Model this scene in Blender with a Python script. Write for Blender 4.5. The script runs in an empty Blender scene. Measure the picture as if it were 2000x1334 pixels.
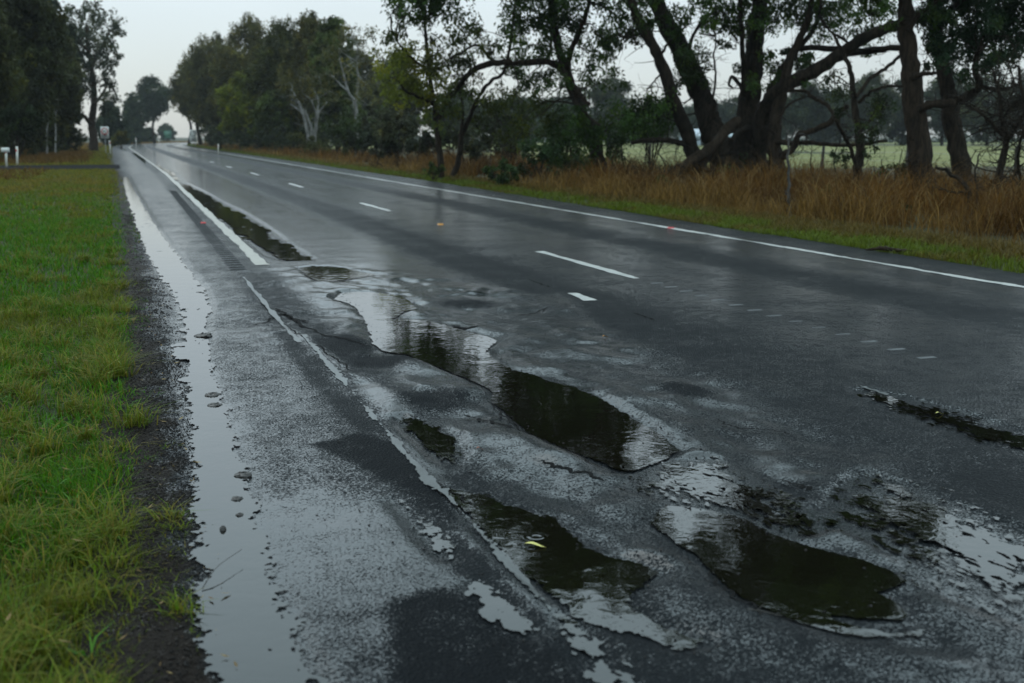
import bpy, math, numpy as np
from mathutils import Vector
rng = np.random.default_rng(7)
C = bpy.context.scene.collection
SC = bpy.context.scene

# ------------------------------------------------------------------ camera geometry
F, HOR, H = 2222.0, 268.0, 1.5
PITCH = math.atan((667 - HOR) / F)
AZ = math.radians(18.4)
CA, SA = math.cos(AZ), math.sin(AZ)

def ray(x, y):
    a = (x - 1000) / F; b = (667 - y) / F
    return np.array([a, math.cos(PITCH) + b * math.sin(PITCH), -math.sin(PITCH) + b * math.cos(PITCH)])
def gp(x, y):                       # photo pixel -> point on the ground
    d = ray(x, y); t = H / -d[2]
    return np.array([d[0] * t, d[1] * t, 0.0])
def us(x, y):                       # photo pixel -> (across, along) the road
    p = gp(x, y)
    return p[0] * CA + p[1] * SA, -p[0] * SA + p[1] * CA
def at(x, y, Y):                    # photo pixel at a known distance
    d = ray(x, y); t = Y / d[1]
    return np.array([d[0] * t, Y, H + d[2] * t])
def pxm(Y): return Y / F            # metres per photo pixel at a distance
S0, RB = 195.0, 650.0
def road_pos(u, s, z=0.0):
    u = np.asarray(u, float); s = np.asarray(s, float)
    k = np.clip((s - 50) * .0125, 0, 1.6)
    u = u - k * np.clip(1 - u / 8.6, 0, 1.1)
    a = np.clip((s - S0) / RB, 0, None)
    uu = np.where(s > S0, RB - (RB - u) * np.cos(a), u)
    ss = np.where(s > S0, S0 + (RB - u) * np.sin(a), s)
    x = uu * CA - ss * SA; y = uu * SA + ss * CA
    return np.stack([x, y, np.broadcast_to(z, x.shape)], -1)

# ------------------------------------------------------------------ noise
def _h(ix, iy, seed):
    n = (ix.astype(np.int64) * 374761393 + iy.astype(np.int64) * 668265263 + seed * 1442695041) & 0x7fffffff
    n = ((n ^ (n >> 13)) * 1274126177) & 0x7fffffff
    n = n ^ (n >> 16)
    return (n & 0xffff) / 65535.0
def vn(x, y, seed=0):
    x = np.asarray(x, float); y = np.asarray(y, float); x, y = x * .8 - y * .6 + 11.3, x * .6 + y * .8 + 5.7
    ix = np.floor(x); iy = np.floor(y); fx = x - ix; fy = y - iy
    fx = fx * fx * (3 - 2 * fx); fy = fy * fy * (3 - 2 * fy)
    a = _h(ix, iy, seed); b = _h(ix + 1, iy, seed); c = _h(ix, iy + 1, seed); d = _h(ix + 1, iy + 1, seed)
    return (a * (1 - fx) + b * fx) * (1 - fy) + (c * (1 - fx) + d * fx) * fy
def fbm(x, y, seed=0, o=3):
    t = 0; a = .5; n = 0
    for k in range(o):
        t = t + a * vn(x * 2 ** k, y * 2 ** k, seed + k); n += a; a *= .5
    return t / n
def sst(x): x = np.clip(x, 0, 1); return x * x * (3 - 2 * x)
def sdf(P, poly):                   # signed distance, negative inside
    poly = np.asarray(poly); d2 = np.full(len(P), 1e9); ins = np.zeros(len(P), bool)
    for a, b in zip(poly, np.roll(poly, -1, 0)):
        e = b - a; w = P - a
        t = np.clip((w @ e) / max(e @ e, 1e-12), 0, 1)
        q = w - t[:, None] * e
        d2 = np.minimum(d2, (q * q).sum(1))
        c = ((a[1] > P[:, 1]) != (b[1] > P[:, 1]))
        with np.errstate(divide='ignore', invalid='ignore'):
            xi = a[0] + (P[:, 1] - a[1]) * e[0] / (e[1] if abs(e[1]) > 1e-12 else 1e-12)
        ins ^= c & (P[:, 0] < xi)
    d = np.sqrt(d2)
    return np.where(ins, -d, d)

# ------------------------------------------------------------------ mesh helpers
def mesh(name, V, faces, mat=None, cols=None, attrs=None, smooth=False, parent=None):
    V = np.ascontiguousarray(V, np.float32)
    me = bpy.data.meshes.new(name)
    me.vertices.add(len(V)); me.vertices.foreach_set('co', V.ravel())
    loops = []; starts = []; n = 0
    for f in faces:
        f = np.asarray(f, np.int32)
        if not len(f): continue
        k = f.shape[1]
        loops.append(f.ravel()); starts.append(n + np.arange(len(f)) * k); n += f.size
    loops = np.concatenate(loops); starts = np.concatenate(starts).astype(np.int32)
    me.loops.add(n); me.loops.foreach_set('vertex_index', loops)
    me.polygons.add(len(starts)); me.polygons.foreach_set('loop_start', starts)
    if smooth: me.polygons.foreach_set('use_smooth', np.ones(len(starts), bool))
    if cols is not None:
        a = me.color_attributes.new('col', 'FLOAT_COLOR', 'POINT')
        c = np.ones((len(V), 4), np.float32); c[:, :3] = cols
        a.data.foreach_set('color', c.ravel())
    for k, v in (attrs or {}).items():
        a = me.attributes.new(k, 'FLOAT', 'POINT'); a.data.foreach_set('value', np.ascontiguousarray(v, np.float32))
    me.update(calc_edges=True)
    if mat: me.materials.append(mat)
    o = bpy.data.objects.new(name, me); C.objects.link(o)
    if parent: o.parent = parent
    return o
def tag(o, label=None, cat=None, group=None, kind=None):
    if label: o['label'] = label
    if cat: o['category'] = cat
    if group: o['group'] = group
    if kind: o['kind'] = kind
    return o
def empty(name, loc, label, cat, group=None, rz=0.0):
    o = bpy.data.objects.new(name, None); C.objects.link(o)
    o.location = [float(q) for q in loc]; o.rotation_euler = (0, 0, rz); o.empty_display_size = .2
    return tag(o, label, cat, group)
class MB:
    def __init__(s): s.V = []; s.q = []; s.t = []; s.n = 0; s.c = []
    def add(s, V, q=None, t=None, col=None):
        V = np.asarray(V, float); s.V.append(V)
        if q is not None and len(q): s.q.append(np.asarray(q) + s.n)
        if t is not None and len(t): s.t.append(np.asarray(t) + s.n)
        s.c.append(np.broadcast_to(col if col is not None else (1, 1, 1), (len(V), 3)))
        s.n += len(V)
    def box(s, x0, x1, y0, y1, z0, z1, col=None):
        V = [(x, y, z) for z in (z0, z1) for y in (y0, y1) for x in (x0, x1)]
        s.add(V, [(0, 2, 3, 1), (4, 5, 7, 6), (0, 1, 5, 4), (2, 6, 7, 3), (0, 4, 6, 2), (1, 3, 7, 5)], col=col)
    def tube(s, P, R, k=8, rough=0.0, cap=True, col=None):
        P = np.asarray(P, float); R = np.asarray(R, float); n = len(P)
        if n < 2: return
        T = np.gradient(P, axis=0); T /= np.linalg.norm(T, axis=1)[:, None] + 1e-9
        up = np.array([.37, .21, .1]) if abs(T[0][2]) > .8 else np.array([0, 0, 1.0])
        A = np.cross(T, up); A /= np.linalg.norm(A, axis=1)[:, None] + 1e-9
        B = np.cross(T, A)
        an = np.arange(k) * 2 * math.pi / k
        rr = R[:, None] * (1 + rough * (rng.random((n, k)) - .5) * 2)
        V = P[:, None, :] + rr[..., None] * (np.cos(an)[None, :, None] * A[:, None, :] + np.sin(an)[None, :, None] * B[:, None, :])
        i = np.arange(n - 1)[:, None] * k; j = np.arange(k)[None, :]; j2 = (j + 1) % k
        q = np.stack([i + j, i + j2, i + k + j2, i + k + j], -1).reshape(-1, 4)
        V = V.reshape(-1, 3); t = None
        if cap:
            V = np.vstack([V, P[-1] + T[-1] * R[-1] * .6]); m = len(V) - 1; b = (n - 1) * k
            t = [(b + a, b + (a + 1) % k, m) for a in range(k)]
        s.add(V, q, t, col)
    def build(s, name, mat, parent=None, cols=False, smooth=True):
        V = np.vstack(s.V); f = []
        if s.q: f.append(np.vstack(s.q))
        if s.t: f.append(np.vstack(s.t))
        return mesh(name, V, f, mat, np.vstack(s.c) if cols else None, None, smooth, parent)
def spline(P, n):                   # Catmull-Rom through rows of any width
    P = np.asarray(P, float)
    if len(P) < 3:
        t = np.linspace(0, 1, n)[:, None]; return P[0] * (1 - t) + P[-1] * t
    Q = np.vstack([2 * P[0] - P[1], P, 2 * P[-1] - P[-2]])
    out = []
    for t in np.linspace(0, len(P) - 1 - 1e-6, n):
        i = int(t); f = t - i; a, b, c, d = Q[i:i + 4]
        out.append(.5 * (2 * b + (c - a) * f + (2 * a - 5 * b + 4 * c - d) * f * f + (3 * b - a - 3 * c + d) * f ** 3))
    return np.array(out)

# ------------------------------------------------------------------ materials
def newmat(name):
    m = bpy.data.materials.new(name); m.use_nodes = True
    nt = m.node_tree; b = nt.nodes['Principled BSDF']
    return m, nt, b
class N:                            # tiny node-graph helper
    def __init__(s, nt): s.nt = nt
    def n(s, t, **k):
        o = s.nt.nodes.new(t)
        for a, v in k.items(): setattr(o, a, v)
        return o
    def l(s, a, b): s.nt.links.new(a, b)
    def val(s, sock, v):
        if hasattr(v, 'is_output') or isinstance(v, bpy.types.NodeSocket): s.l(v, sock)
        else: sock.default_value = v
    def math(s, op, a, b=0.0, c=None, clamp=False):
        o = s.n('ShaderNodeMath', operation=op, use_clamp=clamp)
        s.val(o.inputs[0], a); s.val(o.inputs[1], b)
        if c is not None: s.val(o.inputs[2], c)
        return o.outputs[0]
    def noise(s, vec, scale, detail=2.0, rough=.5, dist=0.0):
        o = s.n('ShaderNodeTexNoise'); s.l(vec, o.inputs['Vector'])
        o.inputs['Scale'].default_value = scale; o.inputs['Detail'].default_value = detail
        o.inputs['Roughness'].default_value = rough; o.inputs['Distortion'].default_value = dist
        return o.outputs['Fac']
    def vor(s, vec, scale, out='Distance', feature='F1'):
        o = s.n('ShaderNodeTexVoronoi', feature=feature); s.l(vec, o.inputs['Vector']); o.inputs['Scale'].default_value = scale
        return o.outputs[out]
    def ramp(s, v, a, b, c=0.0, d=1.0, smooth=True):
        o = s.n('ShaderNodeMapRange'); o.interpolation_type = 'SMOOTHSTEP' if smooth else 'LINEAR'
        s.val(o.inputs['Value'], v)
        for k, x in zip(('From Min', 'From Max', 'To Min', 'To Max'), (a, b, c, d)): s.val(o.inputs[k], x)
        return o.outputs[0]
    def mixc(s, f, a, b, mode='MIX'):
        o = s.n('ShaderNodeMix', data_type='RGBA', blend_type=mode)
        s.val(o.inputs[0], f)
        for sock, v in ((o.inputs[6], a), (o.inputs[7], b)):
            if isinstance(v, tuple): sock.default_value = (*v, 1)
            else: s.l(v, sock)
        return o.outputs[2]
    def attr(s, name, out='Fac'):
        o = s.n('ShaderNodeAttribute', attribute_name=name); return o.outputs[out]
    def pos(s, scale=(1, 1, 1), rot=0.0):
        tc = s.n('ShaderNodeTexCoord'); m = s.n('ShaderNodeMapping'); s.l(tc.outputs['Object'], m.inputs['Vector'])
        m.inputs['Scale'].default_value = scale; m.inputs['Rotation'].default_value = (0, 0, rot)
        return m.outputs['Vector']
    def bump(s, h, strength, dist, prev=None):
        o = s.n('ShaderNodeBump'); s.val(o.inputs['Strength'], strength); o.inputs['Distance'].default_value = dist
        s.l(h, o.inputs['Height'])
        if prev is not None: s.l(prev, o.inputs['Normal'])
        return o.outputs['Normal']

def mat_asphalt():
    m, nt, b = newmat('wet_asphalt'); g = N(nt)
    p = g.pos(rot=-AZ)
    film = g.attr('film'); dark = g.attr('dark'); grav = g.attr('grav')
    agg = g.vor(p, 85.0); agg2 = g.vor(p, 210.0)
    nf = g.noise(p, 130.0, 3, .6); nm = g.noise(p, 9.0, 5, .62); nl = g.noise(p, 1.3, 3, .55)
    ps = g.pos((1.0, .25, 1), -AZ); nstr = g.noise(ps, 7.0, 4, .6)
    grain = g.ramp(nf, .36, .64); grain2 = g.ramp(g.noise(p, 66.0, 3, .65), .36, .64)
    f = g.math('ADD', film, g.math('MULTIPLY', g.math('SUBTRACT', g.ramp(nm, .3, .7), .5), .26))
    f = g.math('ADD', f, g.math('MULTIPLY', g.math('SUBTRACT', g.ramp(nl, .3, .7), .5), .22))
    f = g.math('ADD', f, g.math('MULTIPLY', g.math('SUBTRACT', g.ramp(nstr, .3, .7), .5), .06))
    f = g.math('ADD', f, g.math('MULTIPLY', g.math('SUBTRACT', grain, .5), .56))
    f = g.math('ADD', f, g.math('MULTIPLY', g.math('SUBTRACT', grain2, .5), .42))
    wet = g.ramp(f, .34, .70)
    rough = g.ramp(wet, 0, 1, .46, .12, False)
    stone = g.ramp(agg, .1, .6)
    c = g.mixc(nf, (.004, .005, .006), (.020, .024, .027))
    c = g.mixc(g.math('MULTIPLY', stone, .4), c, (.006, .0065, .0075))
    c = g.mixc(g.math('MULTIPLY', dark, .6), c, (.006, .0065, .0075))
    c = g.mixc(grav, c, g.mixc(nf, (.006, .005, .0045), (.026, .021, .018)))
    g.l(c, b.inputs['Base Color']); g.l(rough, b.inputs['Roughness'])
    b.inputs['IOR'].default_value = 1.40
    sp = g.math('MULTIPLY_ADD', grav, -.35, g.ramp(wet, 0, 1, .04, .78, False))
    sp = g.math('MULTIPLY_ADD', dark, -.08, sp)
    g.l(g.math('MAXIMUM', sp, .02), b.inputs['Specular IOR Level'])
    bs = g.ramp(wet, 0, 1, 1.0, .08, False)
    nrm = g.bump(agg, bs, .008)
    nrm = g.bump(nf, g.math('MULTIPLY', bs, .8), .004, nrm)
    nrm = g.bump(g.noise(p, 30.0, 4, .7), g.ramp(wet, 0, 1, .7, .05, False), .008, nrm)
    nrm = g.bump(nm, .16, .010, nrm)
    g.l(nrm, b.inputs['Normal'])
    return m
def mat_water(name='rain_water', rip=1.0):
    m, nt, b = newmat(name); g = N(nt)
    p = g.pos()
    b.inputs['Base Color'].default_value = (.004, .0035, .002, 1)
    b.inputs['Roughness'].default_value = .015; b.inputs['IOR'].default_value = 1.5
    b.inputs['Specular IOR Level'].default_value = .55
    n1 = g.noise(p, 5.0, 2, .5, .3); n2 = g.noise(p, 22.0, 2, .5, .6)
    # rain rings: concentric ripples round scattered drop points
    vd = g.vor(p, 3.6); vc = g.vor(p, 3.6, 'Color')
    on = g.ramp(vc, .62, .66)
    ring = g.math('SINE', g.math('MULTIPLY', vd, 70.0))
    env = g.math('MULTIPLY', g.ramp(vd, .22, .02), on)
    ring = g.math('MULTIPLY', ring, env)
    nrm = g.bump(n1, .25, .006); nrm = g.bump(n2, .16 * rip, .0022 * rip, nrm); nrm = g.bump(ring, .8, .0010, nrm)
    g.l(nrm, b.inputs['Normal'])
    return m
def mat_paint(name, col, worn=.5):
    m, nt, b = newmat(name); g = N(nt); p = g.pos()
    n1 = g.noise(p, 60, 4, .65); n2 = g.noise(p, 6, 3, .6)
    c = g.mixc(g.math('MULTIPLY', g.ramp(g.math('ADD', n1, n2), .75, 1.35), worn), tuple(col), tuple(q * .35 for q in col))
    g.l(c, b.inputs['Base Color']); b.inputs['Roughness'].default_value = .35
    g.l(g.bump(n1, .5, .002), b.inputs['Normal'])
    return m
def mat_ground():
    m, nt, b = newmat('damp_earth'); g = N(nt); p = g.pos()
    n1 = g.noise(p, .12, 4, .6); n2 = g.noise(p, 3.0, 5, .7); n3 = g.noise(p, 45.0, 3, .7)
    c = g.mixc(n2, (.016, .026, .008), (.045, .050, .016))
    c = g.mixc(g.ramp(n1, .42, .62), c, (.055, .050, .022))
    c = g.mixc(g.math('MULTIPLY', n3, .6), c, (.012, .012, .007))
    g.l(c, b.inputs['Base Color']); b.inputs['Roughness'].default_value = .8
    b.inputs['Specular IOR Level'].default_value = .2
    g.l(g.bump(n3, .8, .02), b.inputs['Normal'])
    return m
def mat_paddock():
    m, nt, b = newmat('grazed_pasture'); g = N(nt); p = g.pos()
    n1 = g.noise(p, .06, 5, .6); n2 = g.noise(p, .9, 6, .75); n3 = g.noise(p, 9.0, 4, .7)
    c = g.mixc(g.ramp(n1, .35, .65), (.17, .18, .065), (.24, .22, .10))
    c = g.mixc(g.ramp(n2, .4, .7), c, (.12, .135, .05))
    c = g.mixc(g.math('MULTIPLY', n3, .5), c, (.09, .10, .04))
    g.l(c, b.inputs['Base Color']); b.inputs['Roughness'].default_value = .9
    b.inputs['Specular IOR Level'].default_value = .1
    g.l(g.bump(n3, .8, .05), b.inputs['Normal'])
    return m
def mat_leaf(name, trans=.35, rough=.5, spec=.3):
    m, nt, b = newmat(name); g = N(nt)
    c = g.attr('col', 'Color')
    g.l(c, b.inputs['Base Color']); b.inputs['Roughness'].default_value = rough
    b.inputs['Specular IOR Level'].default_value = spec
    t = g.n('ShaderNodeBsdfTranslucent'); mx = g.n('ShaderNodeMixShader'); mx.inputs[0].default_value = trans
    g.l(c, t.inputs['Color']); g.l(b.outputs[0], mx.inputs[1]); g.l(t.outputs[0], mx.inputs[2])
    g.l(mx.outputs[0], nt.nodes['Material Output'].inputs['Surface'])
    return m
def mat_bark(name, a, bb, scale=6.0):
    m, nt, b = newmat(name); g = N(nt)
    p = g.pos((1, 1, .18)); p2 = g.pos()
    n1 = g.noise(p, scale * 2, 5, .7, .4); n2 = g.noise(p2, 1.2, 4, .6)
    c = g.mixc(g.ramp(n1, .35, .65), tuple(a), tuple(bb))
    c = g.mixc(g.math('MULTIPLY', g.ramp(n2, .45, .7), .6), c, tuple(q * .5 for q in a))
    g.l(c, b.inputs['Base Color']); b.inputs['Roughness'].default_value = .8
    b.inputs['Specular IOR Level'].default_value = .1
    g.l(g.bump(n1, 1.0, .06), b.inputs['Normal'])
    return m
def mat_plain(name, col, rough=.5, var=.25, scale=20, metal=0.0, spec=.5):
    m, nt, b = newmat(name); b.inputs['Specular IOR Level'].default_value = spec; g = N(nt); p = g.pos()
    n = g.noise(p, scale, 4, .6)
    c = g.mixc(g.math('MULTIPLY', g.ramp(n, .4, .75), var), tuple(col), tuple(q * .4 for q in col))
    g.l(c, b.inputs['Base Color']); b.inputs['Roughness'].default_value = rough; b.inputs['Metallic'].default_value = metal
    return m
def mat_stone():
    m, nt, b = newmat('wet_gravel'); g = N(nt)
    g.l(g.attr('col', 'Color'), b.inputs['Base Color']); b.inputs['Roughness'].default_value = .5
    b.inputs['Specular IOR Level'].default_value = .10
    return m

M = dict(asphalt=mat_asphalt(), water=mat_water(), ripple=mat_water('rippled_water', 1.5), ground=mat_ground(), paddock=mat_paddock(),
         leaf=mat_leaf('gum_leaf', .4, .5, .15), grass=mat_leaf('grass_blade', .4, .5, .12), dry=mat_leaf('dry_grass_blade', .3, .7, .1),
         bark=mat_bark('dark_bark', (.008, .006, .004), (.034, .025, .017)),
         bark2=mat_bark('brown_bark', (.013, .009, .006), (.042, .030, .020)),
         pale=mat_bark('pale_gum_bark', (.11, .105, .095), (.26, .255, .24), 3.0),
         grey=mat_bark('weathered_timber', (.035, .032, .029), (.11, .105, .098), 4.0),
         stone=mat_stone(),
         white=mat_paint('line_paint', (.46, .46, .44), .6), cream=mat_paint('edge_line_paint', (.30, .28, .235), .6), worn2=mat_paint('faded_paint', (.10, .105, .11), .8), worn=mat_paint('worn_paint', (.075, .08, .08), .8),
         postw=mat_plain('post_paint', (.62, .60, .54), .5, .5, 8), red=mat_plain('red_reflector', (.45, .03, .03), .25),
         amber=mat_plain('amber_reflector', (.5, .22, .03), .25), signw=mat_plain('sign_face_white', (.62, .63, .60), .4, .15),
         signb=mat_plain('sign_black', (.015, .015, .015), .5), signg=mat_plain('sign_face_green', (.008, .075, .040), .4, .2),
         signr=mat_plain('sign_red_ring', (.42, .03, .03), .4, .1),
         steel=mat_plain('galvanised_steel', (.30, .31, .31), .45, .4, 10, .6), shedw=mat_plain('shed_wall_sheet', (.42, .50, .60), .6, .3, 2),
         shedr=mat_plain('shed_roof_sheet', (.50, .56, .62), .5, .3, 2), dkwin=mat_plain('shed_opening', (.03, .035, .04), .4),
         crack=mat_plain('open_crack', (.004, .004, .004), .9, .3, 40, 0, .1), clod=mat_plain('gravel_clod', (.018, .015, .013), .45, .5, 60), leafy=mat_plain('yellow_leaf', (.50, .46, .12), .4, .3, 60),
         leafr=mat_plain('rust_leaf', (.22, .06, .025), .5, .4, 60), drive=mat_plain('driveway_seal', (.010, .010, .011), .95, .5, 5, 0, .04))

# ------------------------------------------------------------------ the road
def upoly(pts): return np.array([us(*q) for q in pts])
PUD = [  # name, label text, outline in photo pixels, ragged edge (m), grain of the raggedness (1/m along u, along s), depth
 ('gutter', [(238,345),(247,380),(258,415),(268,445),(290,500),(315,540),(345,580),(352,620),(345,660),(335,700),(350,740),(362,790),(372,850),(380,920),(384,1000),(386,1080),(392,1150),(400,1220),(420,1280),(440,1340),(445,1420),
   (640,1420),(610,1334),(575,1240),(545,1150),(520,1080),(500,1010),(488,950),(470,890),(455,840),(440,790),(418,740),(405,690),(402,640),(408,600),(395,560),(370,530),(340,490),(310,450),(285,410),(262,370),(250,345)], .045, (26, 26), .012),
 ('rut', [(345,360),(380,390),(420,420),(460,450),(500,480),(530,500),(560,508),(605,506),(585,492),(550,470),(510,440),(470,415),(430,395),(390,372),(360,358)], .10, (4, 5), .02),
 ('rut', [(303,322),(318,332),(335,345),(346,356),(352,353),(337,336),(318,322)], .12, (3, 2), .02),
 ('rut', [(272,298),(280,308),(290,319),(297,320),(288,306),(280,298)], .10, (3, 1), .02),
 ('small', [(584,522),(610,519),(640,519),(670,522),(700,530),(735,536),(690,543),(650,549),(620,548),(600,538)], .02, (9, 5), .035),
 ('main', [(650,583),(672,570),(710,569),(745,571),(760,574),(785,576),(800,590),(815,602),(790,607),(765,622),(800,623),(840,626),(862,632),(890,640),(920,648),(950,655),(975,665),(960,676),(952,685),(965,700),(985,712),(1005,722),(1030,728),(1055,735),(1085,745),(1120,752),(1150,765),(1180,782),(1210,800),(1235,815),(1265,830),(1290,850),(1330,878),(1310,890),(1270,905),(1240,920),(1205,918),
   (1180,905),(1150,890),(1110,876),(1080,862),(1040,845),(1005,820),(975,795),(955,780),(960,765),(950,755),(915,740),(880,725),(845,712),(810,700),(790,690),(770,690),(740,683),(728,672),(725,655),(718,635),(708,615),(700,600),(675,590)], .022, (14, 14), .045),
 ('speck', [(790,815),(815,818),(850,830),(880,850),(893,880),(885,905),(860,890),(835,865),(810,845),(795,830)], .06, (26, 22), .012),
 ('lower', [(858,950),(900,955),(950,965),(1000,985),(1050,1000),(1090,1010),(1110,1040),(1140,1065),(1200,1085),(1260,1100),(1292,1115),(1270,1135),(1235,1150),(1230,1180),(1270,1215),(1330,1235),(1380,1250),(1330,1262),(1270,1240),(1200,1225),(1140,1200),(1100,1170),(1060,1140),(1010,1100),(960,1050),(920,1015),(885,980)], .03, (30, 30), .02),
 ('near', [(1272,1020),(1280,1000),(1300,985),(1340,988),(1390,995),(1430,1005),(1460,1015),(1480,1028),(1520,1045),(1560,1058),(1620,1075),(1680,1090),(1730,1108),(1768,1130),(1740,1148),(1715,1155),(1745,1170),(1775,1195),(1760,1207),(1700,1206),(1650,1200),(1615,1195),(1625,1210),(1680,1225),(1740,1232),(1815,1225),(1800,1240),(1720,1243),(1650,1235),(1590,1220),(1540,1205),(1490,1185),(1450,1165),(1410,1135),(1385,1110),(1360,1085),(1330,1065),(1300,1042)], .014, (24, 24), .05),
 ('film', [(1700,935),(1760,950),(1850,990),(1950,1030),(2080,1080),(2080,1220),(1990,1190),(1900,1160),(1830,1120),(1790,1080),(1740,1050),(1640,1010),(1660,970)], .16, (34, 20), .008),
 ('film', [(1290,905),(1380,900),(1450,930),(1520,980),(1600,1010),(1560,1030),(1480,1010),(1400,985),(1320,965),(1250,945)], .15, (28, 16), .008),
 ('streak', [(1690,762),(1760,775),(1850,800),(1950,832),(2080,868),(2080,905),(1960,872),(1860,838),(1770,805),(1715,782)], .10, (26, 16), .006),
 ('seam', [(775,975),(800,985),(850,1030),(890,1070),(880,1085),(850,1060),(810,1015)], .05, (34, 30), .008),
 ('seam', [(930,1140),(960,1150),(1000,1190),(1045,1225),(1020,1240),(975,1225),(945,1190)], .05, (34, 30), .008),
 ('seam', [(1100,1200),(1140,1240),(1190,1290),(1230,1340),(1300,1420),(1260,1420),(1200,1345),(1150,1300),(1110,1250)], .05, (34, 30), .008),
]
for i, p in enumerate(PUD): PUD[i] = (p[0], upoly(p[1]), *p[2:])
ZW = -.004
HEAVE = upoly([(520,525),(700,520),(1000,560),(1250,640),(1500,760),(1750,900),(1950,1050),(1900,1300),(1500,1280),(1150,1100),(900,900),(700,760),(560,680),(480,600)])
MOUNDS = [((755,706), 70, 14, .012), ((858,782), 70, 22, .014), ((668,676), 55, 20, .012), ((1345,765), 50, 16, .012), ((905,592), 60, 9, .012), ((820,648), 40, 9, .0),
          ((1130,690), 80, 14, .014), ((1085,575), 90, 10, .012), ((610,560), 60, 12, .012), ((1560,930), 90, 40, .014), ((1220,620), 60, 12, .010), ((1300,830), 40, 16, .012), ((560,602), 45, 10, .010)]
MND = []
for (x, y), rx, ry, hh in MOUNDS:
    c = np.array(us(x, y)); a = us(x + rx, y); b2 = us(x, y - ry)
    MND.append((c, max(.08, math.hypot(a[0] - c[0], a[1] - c[1])), max(.12, abs(b2[1] - c[1])), hh))

def road_height(U, S):
    P = np.stack([U, S], -1); z = np.zeros(len(P))
    near = (S < 17) & (S > 1.5)
    if near.any():
        Pn = P[near]; un, sn = Pn[:, 0], Pn[:, 1]
        hz = sst((.35 - sdf(Pn, HEAVE)) / .6)
        hv = (fbm(un * 2.2, sn * 1.5, 3, 3) - .5) * .075 + (fbm(un * 7, sn * 5, 9, 2) - .5) * .022
        zz = hz * hv + (fbm(un * .8, sn * .5, 31, 2) - .5) * .012 + (fbm(un * 5, sn * 4, 77, 2) - .5) * .004
        for c, ru, rs, hh in MND:
            d = ((un - c[0]) / ru) ** 2 + ((sn - c[1]) / rs) ** 2
            zz = zz + hh * np.exp(-d)
        keep = np.ones(len(Pn)); dep = np.zeros(len(Pn))
        for k, poly, amp, gr, dp in PUD:
            if poly[:, 1].min() > 17: continue
            bb = (un > poly[:, 0].min() - .5) & (un < poly[:, 0].max() + .5) & (sn > poly[:, 1].min() - .6) & (sn < poly[:, 1].max() + .6)
            if not bb.any(): continue
            d = np.full(len(Pn), 9.0); d[bb] = sdf(Pn[bb], poly)
            e = amp * .55
            w = sst((e + .05 - d) / .05); keep = np.minimum(keep, 1 - w)
            dep = np.minimum(dep, -.011 * w - dp * sst(-d / .16))
            if k in ('main', 'near'): zz = zz + .014 * np.exp(-((d - .16) / .10) ** 2)
        z[near] = zz * keep + dep
    far = S >= 17
    if far.any():
        zf = np.zeros(far.sum()); Pn = P[far]
        for k, poly, amp, gr, dp in PUD:
            if poly[:, 1].max() < 17: continue
            d = sdf(Pn, poly); zf = np.minimum(zf, -.02 * sst((amp * .6 + .1 - d) / .1))
        z[far] = zf
    return z
def pmask(P, pts, blur):
    return sst(.5 - sdf(P, upoly(pts)) / blur)
def left_edge(s): return -.05 - .011 * np.clip(s - 12, 0, 90)

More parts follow.
